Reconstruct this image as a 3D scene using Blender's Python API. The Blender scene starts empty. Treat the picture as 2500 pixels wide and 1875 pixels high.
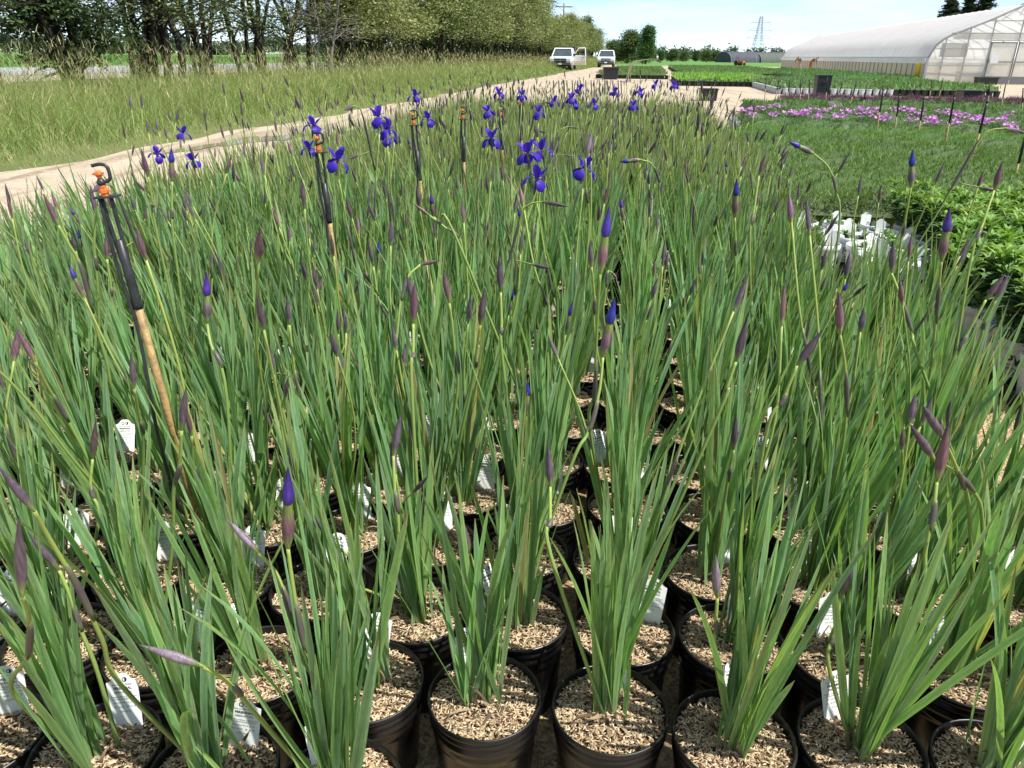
import bpy, bmesh, math, random
import numpy as np
from mathutils import Matrix, Vector
rng = np.random.default_rng(7)
random.seed(7)
R = math.radians
sc = bpy.context.scene
col = sc.collection

# ------------------------------------------------------------------ camera
F_PX, CAM_H, PITCH, ROLL = 1853.0, 1.22, R(23.4), R(0.55)
cd = bpy.data.cameras.new('camera'); cam = bpy.data.objects.new('camera', cd); col.objects.link(cam)
cd.sensor_width = 36.0; cd.lens = 36.0 * F_PX / 2500.0; cd.clip_start = 0.02; cd.clip_end = 6000
cam.matrix_world = Matrix.Translation((0, 0, CAM_H)) @ Matrix.Rotation(math.pi/2 - PITCH, 4, 'X') @ Matrix.Rotation(ROLL, 4, 'Z')
sc.camera = cam

# ------------------------------------------------------------------ sky, sun, exposure
SUN_EL, SUN_AZ = 58.0, 118.0          # azimuth clockwise from +Y (the view direction): right and slightly behind
world = bpy.data.worlds.new('World'); sc.world = world; world.use_nodes = True
nt = world.node_tree; N = nt.nodes; L = nt.links
bg = N['Background']; bg.inputs['Strength'].default_value = 0.115
sky = N.new('ShaderNodeTexSky'); sky.sky_type = 'NISHITA'; sky.sun_disc = False
sky.sun_elevation = R(SUN_EL); sky.sun_rotation = R(SUN_AZ); sky.air_density = 0.5; sky.dust_density = 0.0; sky.ozone_density = 2.0
tc = N.new('ShaderNodeTexCoord'); mp = N.new('ShaderNodeMapping'); mp.inputs['Scale'].default_value = (1.6, 2.6, 13.0)
mp.inputs['Rotation'].default_value = (R(6), R(-5), 0)
nz = N.new('ShaderNodeTexNoise'); nz.inputs['Scale'].default_value = 3.2; nz.inputs['Detail'].default_value = 6; nz.inputs['Roughness'].default_value = 0.55
rp = N.new('ShaderNodeValToRGB'); rp.color_ramp.elements[0].position = 0.40; rp.color_ramp.elements[1].position = 0.66
rp.color_ramp.elements[1].color = (0.8, 0.8, 0.8, 1)
mx = N.new('ShaderNodeMixRGB'); mx.inputs['Color2'].default_value = (5.0, 5.4, 5.6, 1)
L.new(tc.outputs['Generated'], mp.inputs['Vector']); L.new(mp.outputs['Vector'], nz.inputs['Vector'])
L.new(nz.outputs['Fac'], rp.inputs['Fac']); L.new(rp.outputs['Color'], mx.inputs['Fac'])
L.new(sky.outputs['Color'], mx.inputs['Color1']); L.new(mx.outputs['Color'], bg.inputs['Color'])
sl = bpy.data.lights.new('sun', 'SUN'); sun = bpy.data.objects.new('sun', sl); col.objects.link(sun)
sl.energy = 4.5; sl.angle = R(0.55); sl.color = (1.0, 0.965, 0.915)
_sd = Vector((math.sin(R(SUN_AZ))*math.cos(R(SUN_EL)), math.cos(R(SUN_AZ))*math.cos(R(SUN_EL)), math.sin(R(SUN_EL))))
sun.rotation_euler = _sd.to_track_quat('Z', 'Y').to_euler(); sun.location = (10, -10, 30)
sc.view_settings.view_transform = 'Standard'; sc.view_settings.look = 'None'
sc.view_settings.exposure = 0.82; sc.view_settings.gamma = 1.0; sc.view_settings.use_curve_mapping = False
sc.render.engine = 'CYCLES'
sc.cycles.max_bounces = 6; sc.cycles.transparent_max_bounces = 8

# ------------------------------------------------------------------ helpers: placing
def ray(px, py):
    x, y = px - 1250.0, 937.5 - py
    c, s = math.cos(ROLL), math.sin(ROLL)
    x, y = x*c - y*s, x*s + y*c
    return np.array([x, F_PX*math.cos(PITCH) + y*math.sin(PITCH), -F_PX*math.sin(PITCH) + y*math.cos(PITCH)])
def at(px, py, h=0.0, Y=None):
    d = ray(px, py); t = (h - CAM_H)/d[2] if Y is None else Y/d[1]
    return np.array([0, 0, CAM_H]) + d*t
def proj(p):
    d = np.array(p, float) - [0, 0, CAM_H]
    y = d[1]*math.sin(PITCH) + d[2]*math.cos(PITCH); z = d[1]*math.cos(PITCH) - d[2]*math.sin(PITCH); x = d[0]
    c, s = math.cos(ROLL), math.sin(ROLL); x, y = x*c + y*s, -x*s + y*c
    return 1250 + F_PX*x/z, 937.5 - F_PX*y/z, z
TH = R(9.4)                                # the way the road, the beds and the hedgerow run
UV_U = np.array([math.cos(TH), -math.sin(TH)]); UV_V = np.array([math.sin(TH), math.cos(TH)])
def w(u, v): p = UV_U*u + UV_V*v; return float(p[0]), float(p[1])
def on_line(px, u, py=170):                # point of the line u = const that shows at column px
    d = ray(px, py)[:2]; k = u / float(d @ UV_U); p = d*k; return float(p[0]), float(p[1])

# ------------------------------------------------------------------ helpers: meshes
class MB:
    def __init__(s): s.v = []; s.f = []; s.c = []; s.n = 0
    def add(s, v, f, c=(1, 1, 1)):
        v = np.asarray(v, float).reshape(-1, 3); c = np.asarray(c, float)
        if c.ndim == 1: c = np.tile(c[:3], (len(v), 1))
        s.v.append(v); s.c.append(c[:, :3])
        if isinstance(f, np.ndarray): s.f.append(f + s.n)
        else:
            by = {}
            for q in f: by.setdefault(len(q), []).append(q)
            for k in by: s.f.append(np.array(by[k], int) + s.n)
        s.n += len(v); return s
    def merge(s, o, M=None, tint=None):
        v = np.concatenate(o.v); c = np.concatenate(o.c)
        if M is not None:
            M = np.array(M); v = v @ M[:3, :3].T + M[:3, 3]
        if tint is not None: c = c*tint
        s.v.append(v); s.c.append(c)
        for f in o.f: s.f.append(f + s.n)
        s.n += len(v); return s
    def flat(s):
        if len(s.v) > 1: s.v = [np.concatenate(s.v)]; s.c = [np.concatenate(s.c)]
        by = {}
        for f in s.f: by.setdefault(f.shape[1], []).append(f)
        s.f = [np.concatenate(x) for x in by.values()]
        return s
    def mesh(s, name, mat, smooth=False):
        s.flat(); me = bpy.data.meshes.new(name)
        v = s.v[0]; idx = np.concatenate([f.ravel() for f in s.f]); sizes = np.concatenate([np.full(len(f), f.shape[1]) for f in s.f])
        me.vertices.add(len(v)); me.vertices.foreach_set('co', v.astype(np.float32).ravel())
        me.loops.add(len(idx)); me.polygons.add(len(sizes))
        st = np.concatenate([[0], np.cumsum(sizes)[:-1]])
        me.polygons.foreach_set('loop_start', st.astype(np.int32)); me.loops.foreach_set('vertex_index', idx.astype(np.int32))
        me.polygons.foreach_set('use_smooth', np.full(len(sizes), smooth))
        me.update(calc_edges=True)
        ca = me.color_attributes.new('col', 'FLOAT_COLOR', 'POINT')
        ca.data.foreach_set('color', np.concatenate([s.c[0], np.ones((len(v), 1))], 1).astype(np.float32).ravel())
        if mat: me.materials.append(mat)
        return me
    def build(s, name, mat, parent=None, loc=(0, 0, 0), rotz=0, smooth=False):
        return obj(name, s.mesh(name, mat, smooth), parent, loc, rotz)
def obj(name, me, parent=None, loc=(0, 0, 0), rotz=0):
    o = bpy.data.objects.new(name, me); col.objects.link(o); o.parent = parent; o.location = loc; o.rotation_euler = (0, 0, rotz); return o
def tag(o, label, cat, group=None, kind=None):
    if label: o['label'] = label
    if cat: o['category'] = cat
    if group: o['group'] = group
    if kind: o['kind'] = kind
    return o
def thing(name, label, cat, loc=(0, 0, 0), rotz=0, group=None):
    o = bpy.data.objects.new(name, None); col.objects.link(o); o.location = loc; o.rotation_euler = (0, 0, rotz); o.empty_display_size = 0.1
    return tag(o, label, cat, group)
def stuff(o): o['kind'] = 'stuff'; return o
def structure(o): o['kind'] = 'structure'; return o
def rotm(az, lean, spin, loc=(0, 0, 0), sc_=(1, 1, 1)):
    return Matrix.Translation(loc) @ Matrix.Rotation(az, 4, 'Z') @ Matrix.Rotation(lean, 4, 'Y') @ Matrix.Rotation(spin, 4, 'Z') @ Matrix.Diagonal((*sc_, 1))
def box(mb, x0, x1, y0, y1, z0, z1, c=(1, 1, 1), M=None):
    v = np.array([[x, y, z] for z in (z0, z1) for y in (y0, y1) for x in (x0, x1)], float)
    if M is not None: A = np.array(M); v = v @ A[:3, :3].T + A[:3, 3]
    mb.add(v, [(0, 2, 3, 1), (4, 5, 7, 6), (0, 1, 5, 4), (2, 6, 7, 3), (0, 4, 6, 2), (1, 3, 7, 5)], c); return mb
def prism(mb, prof, x0, x1, c=(1, 1, 1), M=None):        # profile of (y, z), extruded along x
    n = len(prof); v = np.array([[x, y, z] for x in (x0, x1) for (y, z) in prof], float)
    if M is not None: A = np.array(M); v = v @ A[:3, :3].T + A[:3, 3]
    f = [tuple(range(n))[::-1], tuple(range(n, 2*n))] + [(i, (i+1) % n, n+(i+1) % n, n+i) for i in range(n)]
    mb.add(v, f, c); return mb
def lathe(mb, prof, n=24, c=(1, 1, 1), axis_loc=(0, 0, 0), cap=True):
    a = np.linspace(0, 2*math.pi, n, endpoint=False)
    v = np.array([[r*math.cos(t)+axis_loc[0], r*math.sin(t)+axis_loc[1], z+axis_loc[2]] for (r, z) in prof for t in a])
    m = len(prof); f = [(i*n+j, i*n+(j+1) % n, (i+1)*n+(j+1) % n, (i+1)*n+j) for i in range(m-1) for j in range(n)]
    if cap: f += [tuple(range(n))[::-1], tuple(range((m-1)*n, m*n))]
    mb.add(v, f, c); return mb
def smooth_path(pts, per=5):
    P = np.array(pts, float); Q = np.vstack([2*P[0]-P[1], P, 2*P[-1]-P[-2]]); out = []
    for i in range(1, len(Q)-2):
        for t in np.linspace(0, 1, per, endpoint=False):
            a, b, c_, d = Q[i-1], Q[i], Q[i+1], Q[i+2]
            out.append(0.5*((2*b)+(-a+c_)*t+(2*a-5*b+4*c_-d)*t*t+(-a+3*b-3*c_+d)*t**3))
    out.append(P[-1]); return np.array(out)
def tube(mb, pts, rad, n=6, c=(1, 1, 1), cap=True):
    P = np.asarray(pts, float); m = len(P); rad = np.broadcast_to(np.asarray(rad, float), (m,))
    T = np.gradient(P, axis=0); T /= np.linalg.norm(T, axis=1)[:, None] + 1e-12
    ref = np.array([0.13, 0.99, 0.05]); A = np.cross(T, ref); bad = np.linalg.norm(A, axis=1) < 0.15
    A[bad] = np.cross(T[bad], [1, 0, 0]); A /= np.linalg.norm(A, axis=1)[:, None]; B = np.cross(T, A)
    th = np.arange(n)*2*math.pi/n
    v = (P[:, None, :] + rad[:, None, None]*(np.cos(th)[None, :, None]*A[:, None, :] + np.sin(th)[None, :, None]*B[:, None, :])).reshape(-1, 3)
    i = np.repeat(np.arange(m-1), n); j = np.tile(np.arange(n), m-1); k = (j+1) % n
    f = np.stack([i*n+j, i*n+k, (i+1)*n+k, (i+1)*n+j], 1)
    c = np.asarray(c, float)
    if c.ndim == 2: c = np.repeat(c, n, axis=0)
    start = mb.n
    mb.add(v, f, c)
    if cap: mb.f.append(np.array([list(range(n))[::-1]]) + start); mb.f.append(np.array([list(range((m-1)*n, m*n))]) + start)
    return mb
def bar(mb, a, b, r, n=6, c=(1, 1, 1)): return tube(mb, [a, b], r, n, c)

# ------------------------------------------------------------------ helpers: materials
def mat_new(name):
    m = bpy.data.materials.new(name); m.use_nodes = True; nd = m.node_tree.nodes; nd.clear()
    o = nd.new('ShaderNodeOutputMaterial'); return m, nd, m.node_tree.links, o
def P_(nd, **k):
    b = nd.new('ShaderNodeBsdfPrincipled')
    for a, v in k.items(): b.inputs[a.replace('_', ' ')].default_value = v
    return b
def attr_mat(name, rough=0.5, spec=0.4, transl=0.0, hue_var=0.0, val_var=0.0, noise=0.0, nscale=40, stretch=None, bump=0.0, bscale=200, tcol=(1.15, 1.15, 0.55), sheen=0.0):
    m, nd, lk, out = mat_new(name)
    a = nd.new('ShaderNodeAttribute'); a.attribute_name = 'col'; c = a.outputs['Color']
    if hue_var or val_var:
        oi = nd.new('ShaderNodeObjectInfo'); hs = nd.new('ShaderNodeHueSaturation')
        m1 = nd.new('ShaderNodeMapRange'); m1.inputs['To Min'].default_value = 0.5-hue_var; m1.inputs['To Max'].default_value = 0.5+hue_var
        m2 = nd.new('ShaderNodeMath'); m2.operation = 'MULTIPLY'; m2.inputs[1].default_value = 7.31
        m3 = nd.new('ShaderNodeMath'); m3.operation = 'FRACT'
        m4 = nd.new('ShaderNodeMapRange'); m4.inputs['To Min'].default_value = 1-val_var; m4.inputs['To Max'].default_value = 1+val_var
        lk.new(oi.outputs['Random'], m1.inputs['Value']); lk.new(oi.outputs['Random'], m2.inputs[0]); lk.new(m2.outputs[0], m3.inputs[0]); lk.new(m3.outputs[0], m4.inputs['Value'])
        lk.new(m1.outputs[0], hs.inputs['Hue']); lk.new(m4.outputs[0], hs.inputs['Value']); lk.new(c, hs.inputs['Color']); c = hs.outputs['Color']
    if noise:
        t = nd.new('ShaderNodeTexCoord'); n_ = nd.new('ShaderNodeTexNoise'); n_.inputs['Scale'].default_value = nscale; n_.inputs['Detail'].default_value = 4
        if stretch:
            mp_ = nd.new('ShaderNodeMapping'); mp_.inputs['Scale'].default_value = stretch; lk.new(t.outputs['Object'], mp_.inputs['Vector']); lk.new(mp_.outputs[0], n_.inputs['Vector'])
        else: lk.new(t.outputs['Object'], n_.inputs['Vector'])
        mr = nd.new('ShaderNodeMapRange'); mr.inputs['From Min'].default_value = 0.3; mr.inputs['From Max'].default_value = 0.7
        mr.inputs['To Min'].default_value = 1-noise; mr.inputs['To Max'].default_value = 1+noise; lk.new(n_.outputs['Fac'], mr.inputs['Value'])
        mm = nd.new('ShaderNodeVectorMath'); mm.operation = 'MULTIPLY'; lk.new(c, mm.inputs[0]); lk.new(mr.outputs[0], mm.inputs[1]); c = mm.outputs[0]
    b = P_(nd, Roughness=rough); b.inputs['Specular IOR Level'].default_value = spec
    lk.new(c, b.inputs['Base Color'])
    if bump:
        t2 = nd.new('ShaderNodeTexCoord'); n2 = nd.new('ShaderNodeTexNoise'); n2.inputs['Scale'].default_value = bscale; n2.inputs['Detail'].default_value = 3
        bp = nd.new('ShaderNodeBump'); bp.inputs['Strength'].default_value = bump; bp.inputs['Distance'].default_value = 0.01
        lk.new(t2.outputs['Object'], n2.inputs['Vector']); lk.new(n2.outputs['Fac'], bp.inputs['Height']); lk.new(bp.outputs[0], b.inputs['Normal'])
    if transl:
        tr = nd.new('ShaderNodeBsdfTranslucent'); vm = nd.new('ShaderNodeVectorMath'); vm.operation = 'MULTIPLY'; vm.inputs[1].default_value = tcol
        lk.new(c, vm.inputs[0]); lk.new(vm.outputs[0], tr.inputs['Color'])
        ms = nd.new('ShaderNodeMixShader'); ms.inputs['Fac'].default_value = transl
        lk.new(b.outputs[0], ms.inputs[1]); lk.new(tr.outputs[0], ms.inputs[2]); lk.new(ms.outputs[0], out.inputs['Surface'])
    else: lk.new(b.outputs[0], out.inputs['Surface'])
    return m
def plain(name, c, rough=0.5, metal=0.0, spec=0.5, noise=0.12, nscale=30, bump=0.0, bscale=60, c2=None):
    m, nd, lk, out = mat_new(name)
    b = P_(nd, Roughness=rough, Metallic=metal); b.inputs['Specular IOR Level'].default_value = spec
    t = nd.new('ShaderNodeTexCoord'); n_ = nd.new('ShaderNodeTexNoise'); n_.inputs['Scale'].default_value = nscale; n_.inputs['Detail'].default_value = 5
    lk.new(t.outputs['Object'], n_.inputs['Vector'])
    r = nd.new('ShaderNodeValToRGB'); r.color_ramp.elements[0].position = 0.3; r.color_ramp.elements[1].position = 0.7
    r.color_ramp.elements[0].color = (*[x*(1-noise) for x in c], 1); r.color_ramp.elements[1].color = (*[min(1, x*(1+noise)) for x in c], 1)
    lk.new(n_.outputs['Fac'], r.inputs['Fac']); lk.new(r.outputs['Color'], b.inputs['Base Color'])
    if c2:
        r.color_ramp.elements[0].position = 0.45; r.color_ramp.elements[1].position = 0.85; r.color_ramp.elements[1].color = (*c2, 1)
        mr = nd.new('ShaderNodeMapRange'); mr.inputs['From Min'].default_value = .4; mr.inputs['From Max'].default_value = .7; mr.inputs['To Min'].default_value = rough; mr.inputs['To Max'].default_value = min(1, rough+.35); lk.new(n_.outputs['Fac'], mr.inputs['Value']); lk.new(mr.outputs[0], b.inputs['Roughness'])
    if bump:
        n2 = nd.new('ShaderNodeTexNoise'); n2.inputs['Scale'].default_value = bscale; n2.inputs['Detail'].default_value = 4; lk.new(t.outputs['Object'], n2.inputs['Vector'])
        bp = nd.new('ShaderNodeBump'); bp.inputs['Strength'].default_value = bump; bp.inputs['Distance'].default_value = 0.02
        lk.new(n2.outputs['Fac'], bp.inputs['Height']); lk.new(bp.outputs[0], b.inputs['Normal'])
    lk.new(b.outputs[0], out.inputs['Surface']); return m
def ground_mat(name, cols, scales, rough=0.95, bump=0.4, bscale=60, streak=None, grain=None):
    """layers of noise between colours, in world metres"""
    m, nd, lk, out = mat_new(name)
    g = nd.new('ShaderNodeNewGeometry'); b = P_(nd, Roughness=rough); b.inputs['Specular IOR Level'].default_value = 0.15
    c = None
    for i, (ca, cb, lo, hi) in enumerate(cols):
        n_ = nd.new('ShaderNodeTexNoise'); n_.inputs['Scale'].default_value = scales[i]; n_.inputs['Detail'].default_value = 6; n_.inputs['Roughness'].default_value = 0.6
        if streak and i == streak[0]:
            mp_ = nd.new('ShaderNodeMapping'); mp_.inputs['Rotation'].default_value = (0, 0, TH); mp_.inputs['Scale'].default_value = streak[1]
            lk.new(g.outputs['Position'], mp_.inputs['Vector']); lk.new(mp_.outputs[0], n_.inputs['Vector'])
        else: lk.new(g.outputs['Position'], n_.inputs['Vector'])
        mr = nd.new('ShaderNodeMapRange'); mr.inputs['From Min'].default_value = lo; mr.inputs['From Max'].default_value = hi; lk.new(n_.outputs['Fac'], mr.inputs['Value'])
        mx_ = nd.new('ShaderNodeMixRGB'); lk.new(mr.outputs[0], mx_.inputs['Fac'])
        if c is None: mx_.inputs['Color1'].default_value = (*ca, 1)
        else: lk.new(c, mx_.inputs['Color1'])
        mx_.inputs['Color2'].default_value = (*cb, 1); c = mx_.outputs['Color']
    if grain:
        vo = nd.new('ShaderNodeTexVoronoi'); vo.inputs['Scale'].default_value = grain[0]; lk.new(g.outputs['Position'], vo.inputs['Vector'])
        sx = nd.new('ShaderNodeSeparateColor'); lk.new(vo.outputs['Color'], sx.inputs[0])
        mr = nd.new('ShaderNodeMapRange'); mr.inputs['To Min'].default_value = 1-grain[1]; mr.inputs['To Max'].default_value = 1+grain[1]; lk.new(sx.outputs[0], mr.inputs['Value'])
        vm = nd.new('ShaderNodeVectorMath'); vm.operation = 'MULTIPLY'; lk.new(c, vm.inputs[0]); lk.new(mr.outputs[0], vm.inputs[1]); c = vm.outputs[0]
    lk.new(c, b.inputs['Base Color'])
    n2 = nd.new('ShaderNodeTexNoise'); n2.inputs['Scale'].default_value = bscale; n2.inputs['Detail'].default_value = 6; lk.new(g.outputs['Position'], n2.inputs['Vector'])
    bp = nd.new('ShaderNodeBump'); bp.inputs['Strength'].default_value = bump; bp.inputs['Distance'].default_value = 0.02
    lk.new(n2.outputs['Fac'], bp.inputs['Height']); lk.new(bp.outputs[0], b.inputs['Normal'])
    lk.new(b.outputs[0], out.inputs['Surface']); return m

M_LEAF = attr_mat('iris_leaf', rough=0.40, spec=0.5, transl=0.38, hue_var=0.014, val_var=0.2, noise=0.22, nscale=1.0, stretch=(420, 420, 7), tcol=(1.25, 1.45, 0.65))
M_STEM = attr_mat('iris_stem', rough=0.42, spec=0.4, transl=0.08, hue_var=0.008, val_var=0.1)
M_BUD = attr_mat('iris_bud', rough=0.45, spec=0.35, hue_var=0.02, val_var=0.25, noise=0.4, nscale=1.0, stretch=(420, 420, 40))
M_PETAL = attr_mat('iris_petal', rough=0.5, spec=0.25, transl=0.3, noise=0.18, nscale=120, tcol=(1.2, 0.8, 1.4))
M_HULL = attr_mat('rice_hull', rough=0.75, spec=0.25, transl=0.12, tcol=(1.1, 1, .8))
M_FOL = attr_mat('foliage', rough=0.55, spec=0.25, transl=0.28, hue_var=0.012, val_var=0.12, tcol=(1.3, 1.35, 0.5))
M_PAINT = attr_mat('painted_parts', rough=0.45, spec=0.4, noise=0.1, nscale=9)
M_POT = plain('black_pot_plastic', (0.0045, 0.0045, 0.005), rough=0.25, spec=0.5, noise=0.6, nscale=11, c2=(0.012, 0.010, 0.008))
M_SOIL = plain('mulch_bed', (0.20, 0.135, 0.075), rough=0.95, spec=0.1, noise=0.65, nscale=260, bump=0.8, bscale=300)
M_TAG = plain('white_tag_plastic', (0.82, 0.83, 0.80), rough=0.45, noise=0.04, nscale=30)
M_INK = plain('black_print', (0.015, 0.015, 0.017), rough=0.6, noise=0.1)
M_WPOT = plain('white_pot_plastic', (0.72, 0.74, 0.75), rough=0.4, noise=0.06, nscale=14)
M_BLACK = plain('black_plastic', (0.014, 0.015, 0.017), rough=0.38, noise=0.4, nscale=40)
M_TUBE = plain('black_tubing', (0.022, 0.024, 0.027), rough=0.45, noise=0.4, nscale=60)
M_ORANGE = plain('orange_plastic', (0.60, 0.15, 0.035), rough=0.4, noise=0.12, nscale=120)
M_CANE = plain('bamboo_cane', (0.29, 0.19, 0.07), rough=0.5, noise=0.4, nscale=35, bump=0.2, bscale=120)
M_BARK = plain('shade_toned_bark', (0.036, 0.031, 0.027), rough=0.95, spec=0.1, noise=0.5, nscale=14, bump=0.9, bscale=30)  # dark grey-brown bark, darkened further with canopy shade put into the colour
M_METAL = plain('galvanised_steel', (0.36, 0.37, 0.37), rough=0.5, metal=0.4, noise=0.15, nscale=6)

# ------------------------------------------------------------------ the setting
m_field = ground_mat('crop_field', [((0.085, 0.19, 0.045), (0.12, 0.245, 0.055), 0.3, 0.7), (None, (0.13, 0.2, 0.06), 0.55, 0.8)], [0.02, 0.3], bump=0.3, bscale=4)
mb = MB(); mb.add([(-3000, -600, 0), (3000, -600, 0), (3000, 5000, 0), (-3000, 5000, 0)], [(0, 1, 2, 3)])
structure(mb.build('ground', m_field))
# grassy verge between the dirt road and the trees
def strip(name, left, right, z, mat):
    n = len(left); mb = MB(); mb.add([(*p, z) for p in left] + [(*p, z) for p in right], [(i, n+i, n+i+1, i+1) for i in range(n-1)])
    return structure(mb.build(name, mat))
VS = [-6, 0, 5, 8, 10, 12, 14, 17, 20, 24, 28, 34, 42, 52, 64, 80, 100, 125, 150, 190]
def road_edge(v): return -6.75 + 0.10*math.sin(v*0.9) + 0.10*math.sin(v*2.3+1) - 0.1*math.sin(v*0.21)
m_verge = ground_mat('verge_soil', [((0.10, 0.13, 0.04), (0.16, 0.16, 0.065), 0.35, 0.7), (None, (0.20, 0.16, 0.09), 0.55, 0.8)], [0.5, 4.0], bscale=20)
strip('verge', [w(-26, v) for v in VS], [w(-6.4, v) for v in VS], 0.004, m_verge)
m_sand = ground_mat('packed_sand', [((0.37, 0.305, 0.22), (0.45, 0.375, 0.28), 0.35, 0.65), (None, (0.26, 0.20, 0.135), 0.50, 0.66), (None, (0.50, 0.44, 0.35), 0.54, 0.72)],
                    [2.2, 1.3, 9], bump=0.5, bscale=30, streak=(1, (3.2, 0.16, 1)), grain=(90, 0.10))
VV = np.concatenate([np.arange(-6, 30, 0.5), np.arange(30, 130, 4)])
strip('dirt_road', [w(road_edge(v), v) for v in VV], [w(60, v) for v in VV], 0.010, m_sand)
# the far highway, with its gravel shoulder
m_asph = ground_mat('asphalt', [((0.30, 0.305, 0.32), (0.36, 0.365, 0.375), 0.3, 0.7)], [0.6], bump=0.15)
m_grav = ground_mat('shoulder_gravel', [((0.42, 0.36, 0.27), (0.52, 0.46, 0.36), 0.3, 0.7)], [0.8])
VL = [-150, 0, 60, 120, 240, 420]
strip('highway_shoulder', [w(-33.0, v) for v in VL], [w(-26.5, v) for v in VL], 0.012, m_grav)
strip('highway', [w(-49, v) for v in VL], [w(-33, v) for v in VL], 0.02, m_asph)
mb = MB()
for u0, u1 in ((-48.2, -48.0), (-41.3, -41.1), (-34.2, -34.0)):
    for v0 in range(-100, 400, 12):
        v1 = v0 + (12 if u0 < -45 or u0 > -36 else 4)
        mb.add([(*w(u0, v0), .026), (*w(u1, v0), .026), (*w(u1, v1), .026), (*w(u0, v1), .026)], [(0, 1, 2, 3)])
structure(mb.build('highway_marking', plain('road_paint', (0.75, 0.74, 0.68), rough=0.7)))

# hull-strewn floor of the nursery beds
m_floor = ground_mat('hull_floor', [((0.40, 0.29, 0.155), (0.52, 0.40, 0.235), 0.35, 0.65), (None, (0.23, 0.145, 0.075), 0.52, 0.72)], [30, 3.0], bump=0.9, bscale=120, grain=(150, 0.38))
def patch(name, u0, u1, v0, v1, z, mat):
    mb = MB(); mb.add([(*w(u0, v0), z), (*w(u1, v0), z), (*w(u1, v1), z), (*w(u0, v1), z)], [(0, 1, 2, 3)]); return structure(mb.build(name, mat))
patch('bed_floor', -3.0, 9.5, -0.9, 13.0, 0.014, m_floor)

# puddles of muddy water in the road's near wheel track
m_water, nd, lk, out = mat_new('muddy_water'); b = P_(nd, Roughness=0.03); b.inputs['Base Color'].default_value = (0.38, 0.31, 0.22, 1); b.inputs['Specular IOR Level'].default_value = 1.0
b.inputs['Coat Weight'].default_value = 0.6; b.inputs['Coat Roughness'].default_value = 0.01
g = nd.new('ShaderNodeNewGeometry'); n_ = nd.new('ShaderNodeTexNoise'); n_.inputs['Scale'].default_value = 14; bp = nd.new('ShaderNodeBump'); bp.inputs['Strength'].default_value = 0.03
lk.new(g.outputs['Position'], n_.inputs['Vector']); lk.new(n_.outputs['Fac'], bp.inputs['Height']); lk.new(bp.outputs[0], b.inputs['Normal']); lk.new(b.outputs[0], out.inputs['Surface'])
m_mud = ground_mat('wet_mud', [((0.30, 0.24, 0.165), (0.37, 0.30, 0.215), 0.35, 0.65)], [3], rough=0.6, bump=0.4, bscale=25)
def blob(name, px, py, du, dv, z, mat, seed):
    c = at(px, py); cu, cv = float(c[:2] @ UV_U), float(c[:2] @ UV_V); r_ = np.random.default_rng(seed); ph = r_.uniform(0, 6.28, 4); P = []
    for k in range(48):
        a = k*2*math.pi/48; s = 1 + .16*math.sin(2*a+ph[0]) + .12*math.sin(3*a+ph[1]) + .09*math.sin(5*a+ph[2]) + .06*math.sin(9*a+ph[3])
        P.append((*w(cu+du*s*math.cos(a), cv+dv*s*math.sin(a)), z))
    mb = MB(); mb.add(P, [tuple(range(48))]); return structure(mb.build(name, mat))
blob('damp_ground', 640, 333, 0.4, 2.4, 0.0155, m_mud, 3)
blob('puddle', 700, 336, 0.22, 0.9, 0.0165, m_water, 11)
blob('puddle', 600, 345, 0.2, 0.8, 0.0175, m_water, 12)
blob('puddle', 480, 364, 0.16, 0.5, 0.0185, m_water, 14)

# ------------------------------------------------------------------ iris: leaves, stems, buds, flowers
def leaf_mb(Ln=0.5, wd=0.014, bend=0.3, nseg=7, ridge=0.0012, colr=(0.08, 0.165, 0.055), wide=3, twist=0.0, tip0=.93):
    t = np.linspace(0, 1, nseg+1); a = bend*t**1.6; ds = np.diff(t, prepend=0)*Ln
    x = np.cumsum(np.sin(a)*ds); z = np.cumsum(np.cos(a)*ds)
    hw = wd/2*(0.62+0.38*np.clip(t/0.3, 0, 1))*np.sqrt(np.clip(1-np.clip((t-0.4)/0.6, 0, 1)**1.9, 0, 1)); hw[-1] = 0.0004
    s = np.linspace(-1, 1, wide); tw = twist*t
    V = np.zeros((nseg+1, wide, 3)); off = ridge*(1-np.abs(s))
    for k, sv in enumerate(s):
        V[:, k, 0] = x + off[k]*np.cos(a) + sv*hw*np.sin(tw)*np.cos(a); V[:, k, 1] = sv*hw*np.cos(tw); V[:, k, 2] = z - off[k]*np.sin(a)
    c0 = np.array(colr); pale = np.array([0.30, 0.31, 0.17]); C = np.zeros((nseg+1, wide, 3))
    for k, sv in enumerate(s):
        base = c0*(1.0 + 0.22*(abs(sv) > .9)) + np.array([0.06, 0.05, 0.01])*(abs(sv) > .9)
        f = np.clip(1-t/0.13, 0, 1)[:, None]*0.75; tip = np.clip((t-tip0)/(1-tip0), 0, 1)[:, None]*0.75
        C[:, k] = (base*(1-f) + pale*f)*(1-tip) + np.array([0.26, 0.22, 0.09])*tip
    i = np.arange(nseg)[:, None]*wide + np.arange(wide-1)[None, :]; i = i.ravel()
    mb = MB(); mb.add(V.reshape(-1, 3), np.stack([i, i+1, i+wide+1, i+wide], 1), C.reshape(-1, 3)); return mb
GREENS = [(0.150, 0.282, 0.118), (0.166, 0.305, 0.112), (0.134, 0.250, 0.120), (0.190, 0.318, 0.108), (0.130, 0.248, 0.132), (0.158, 0.266, 0.126), (0.34, 0.30, 0.13)]
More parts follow.
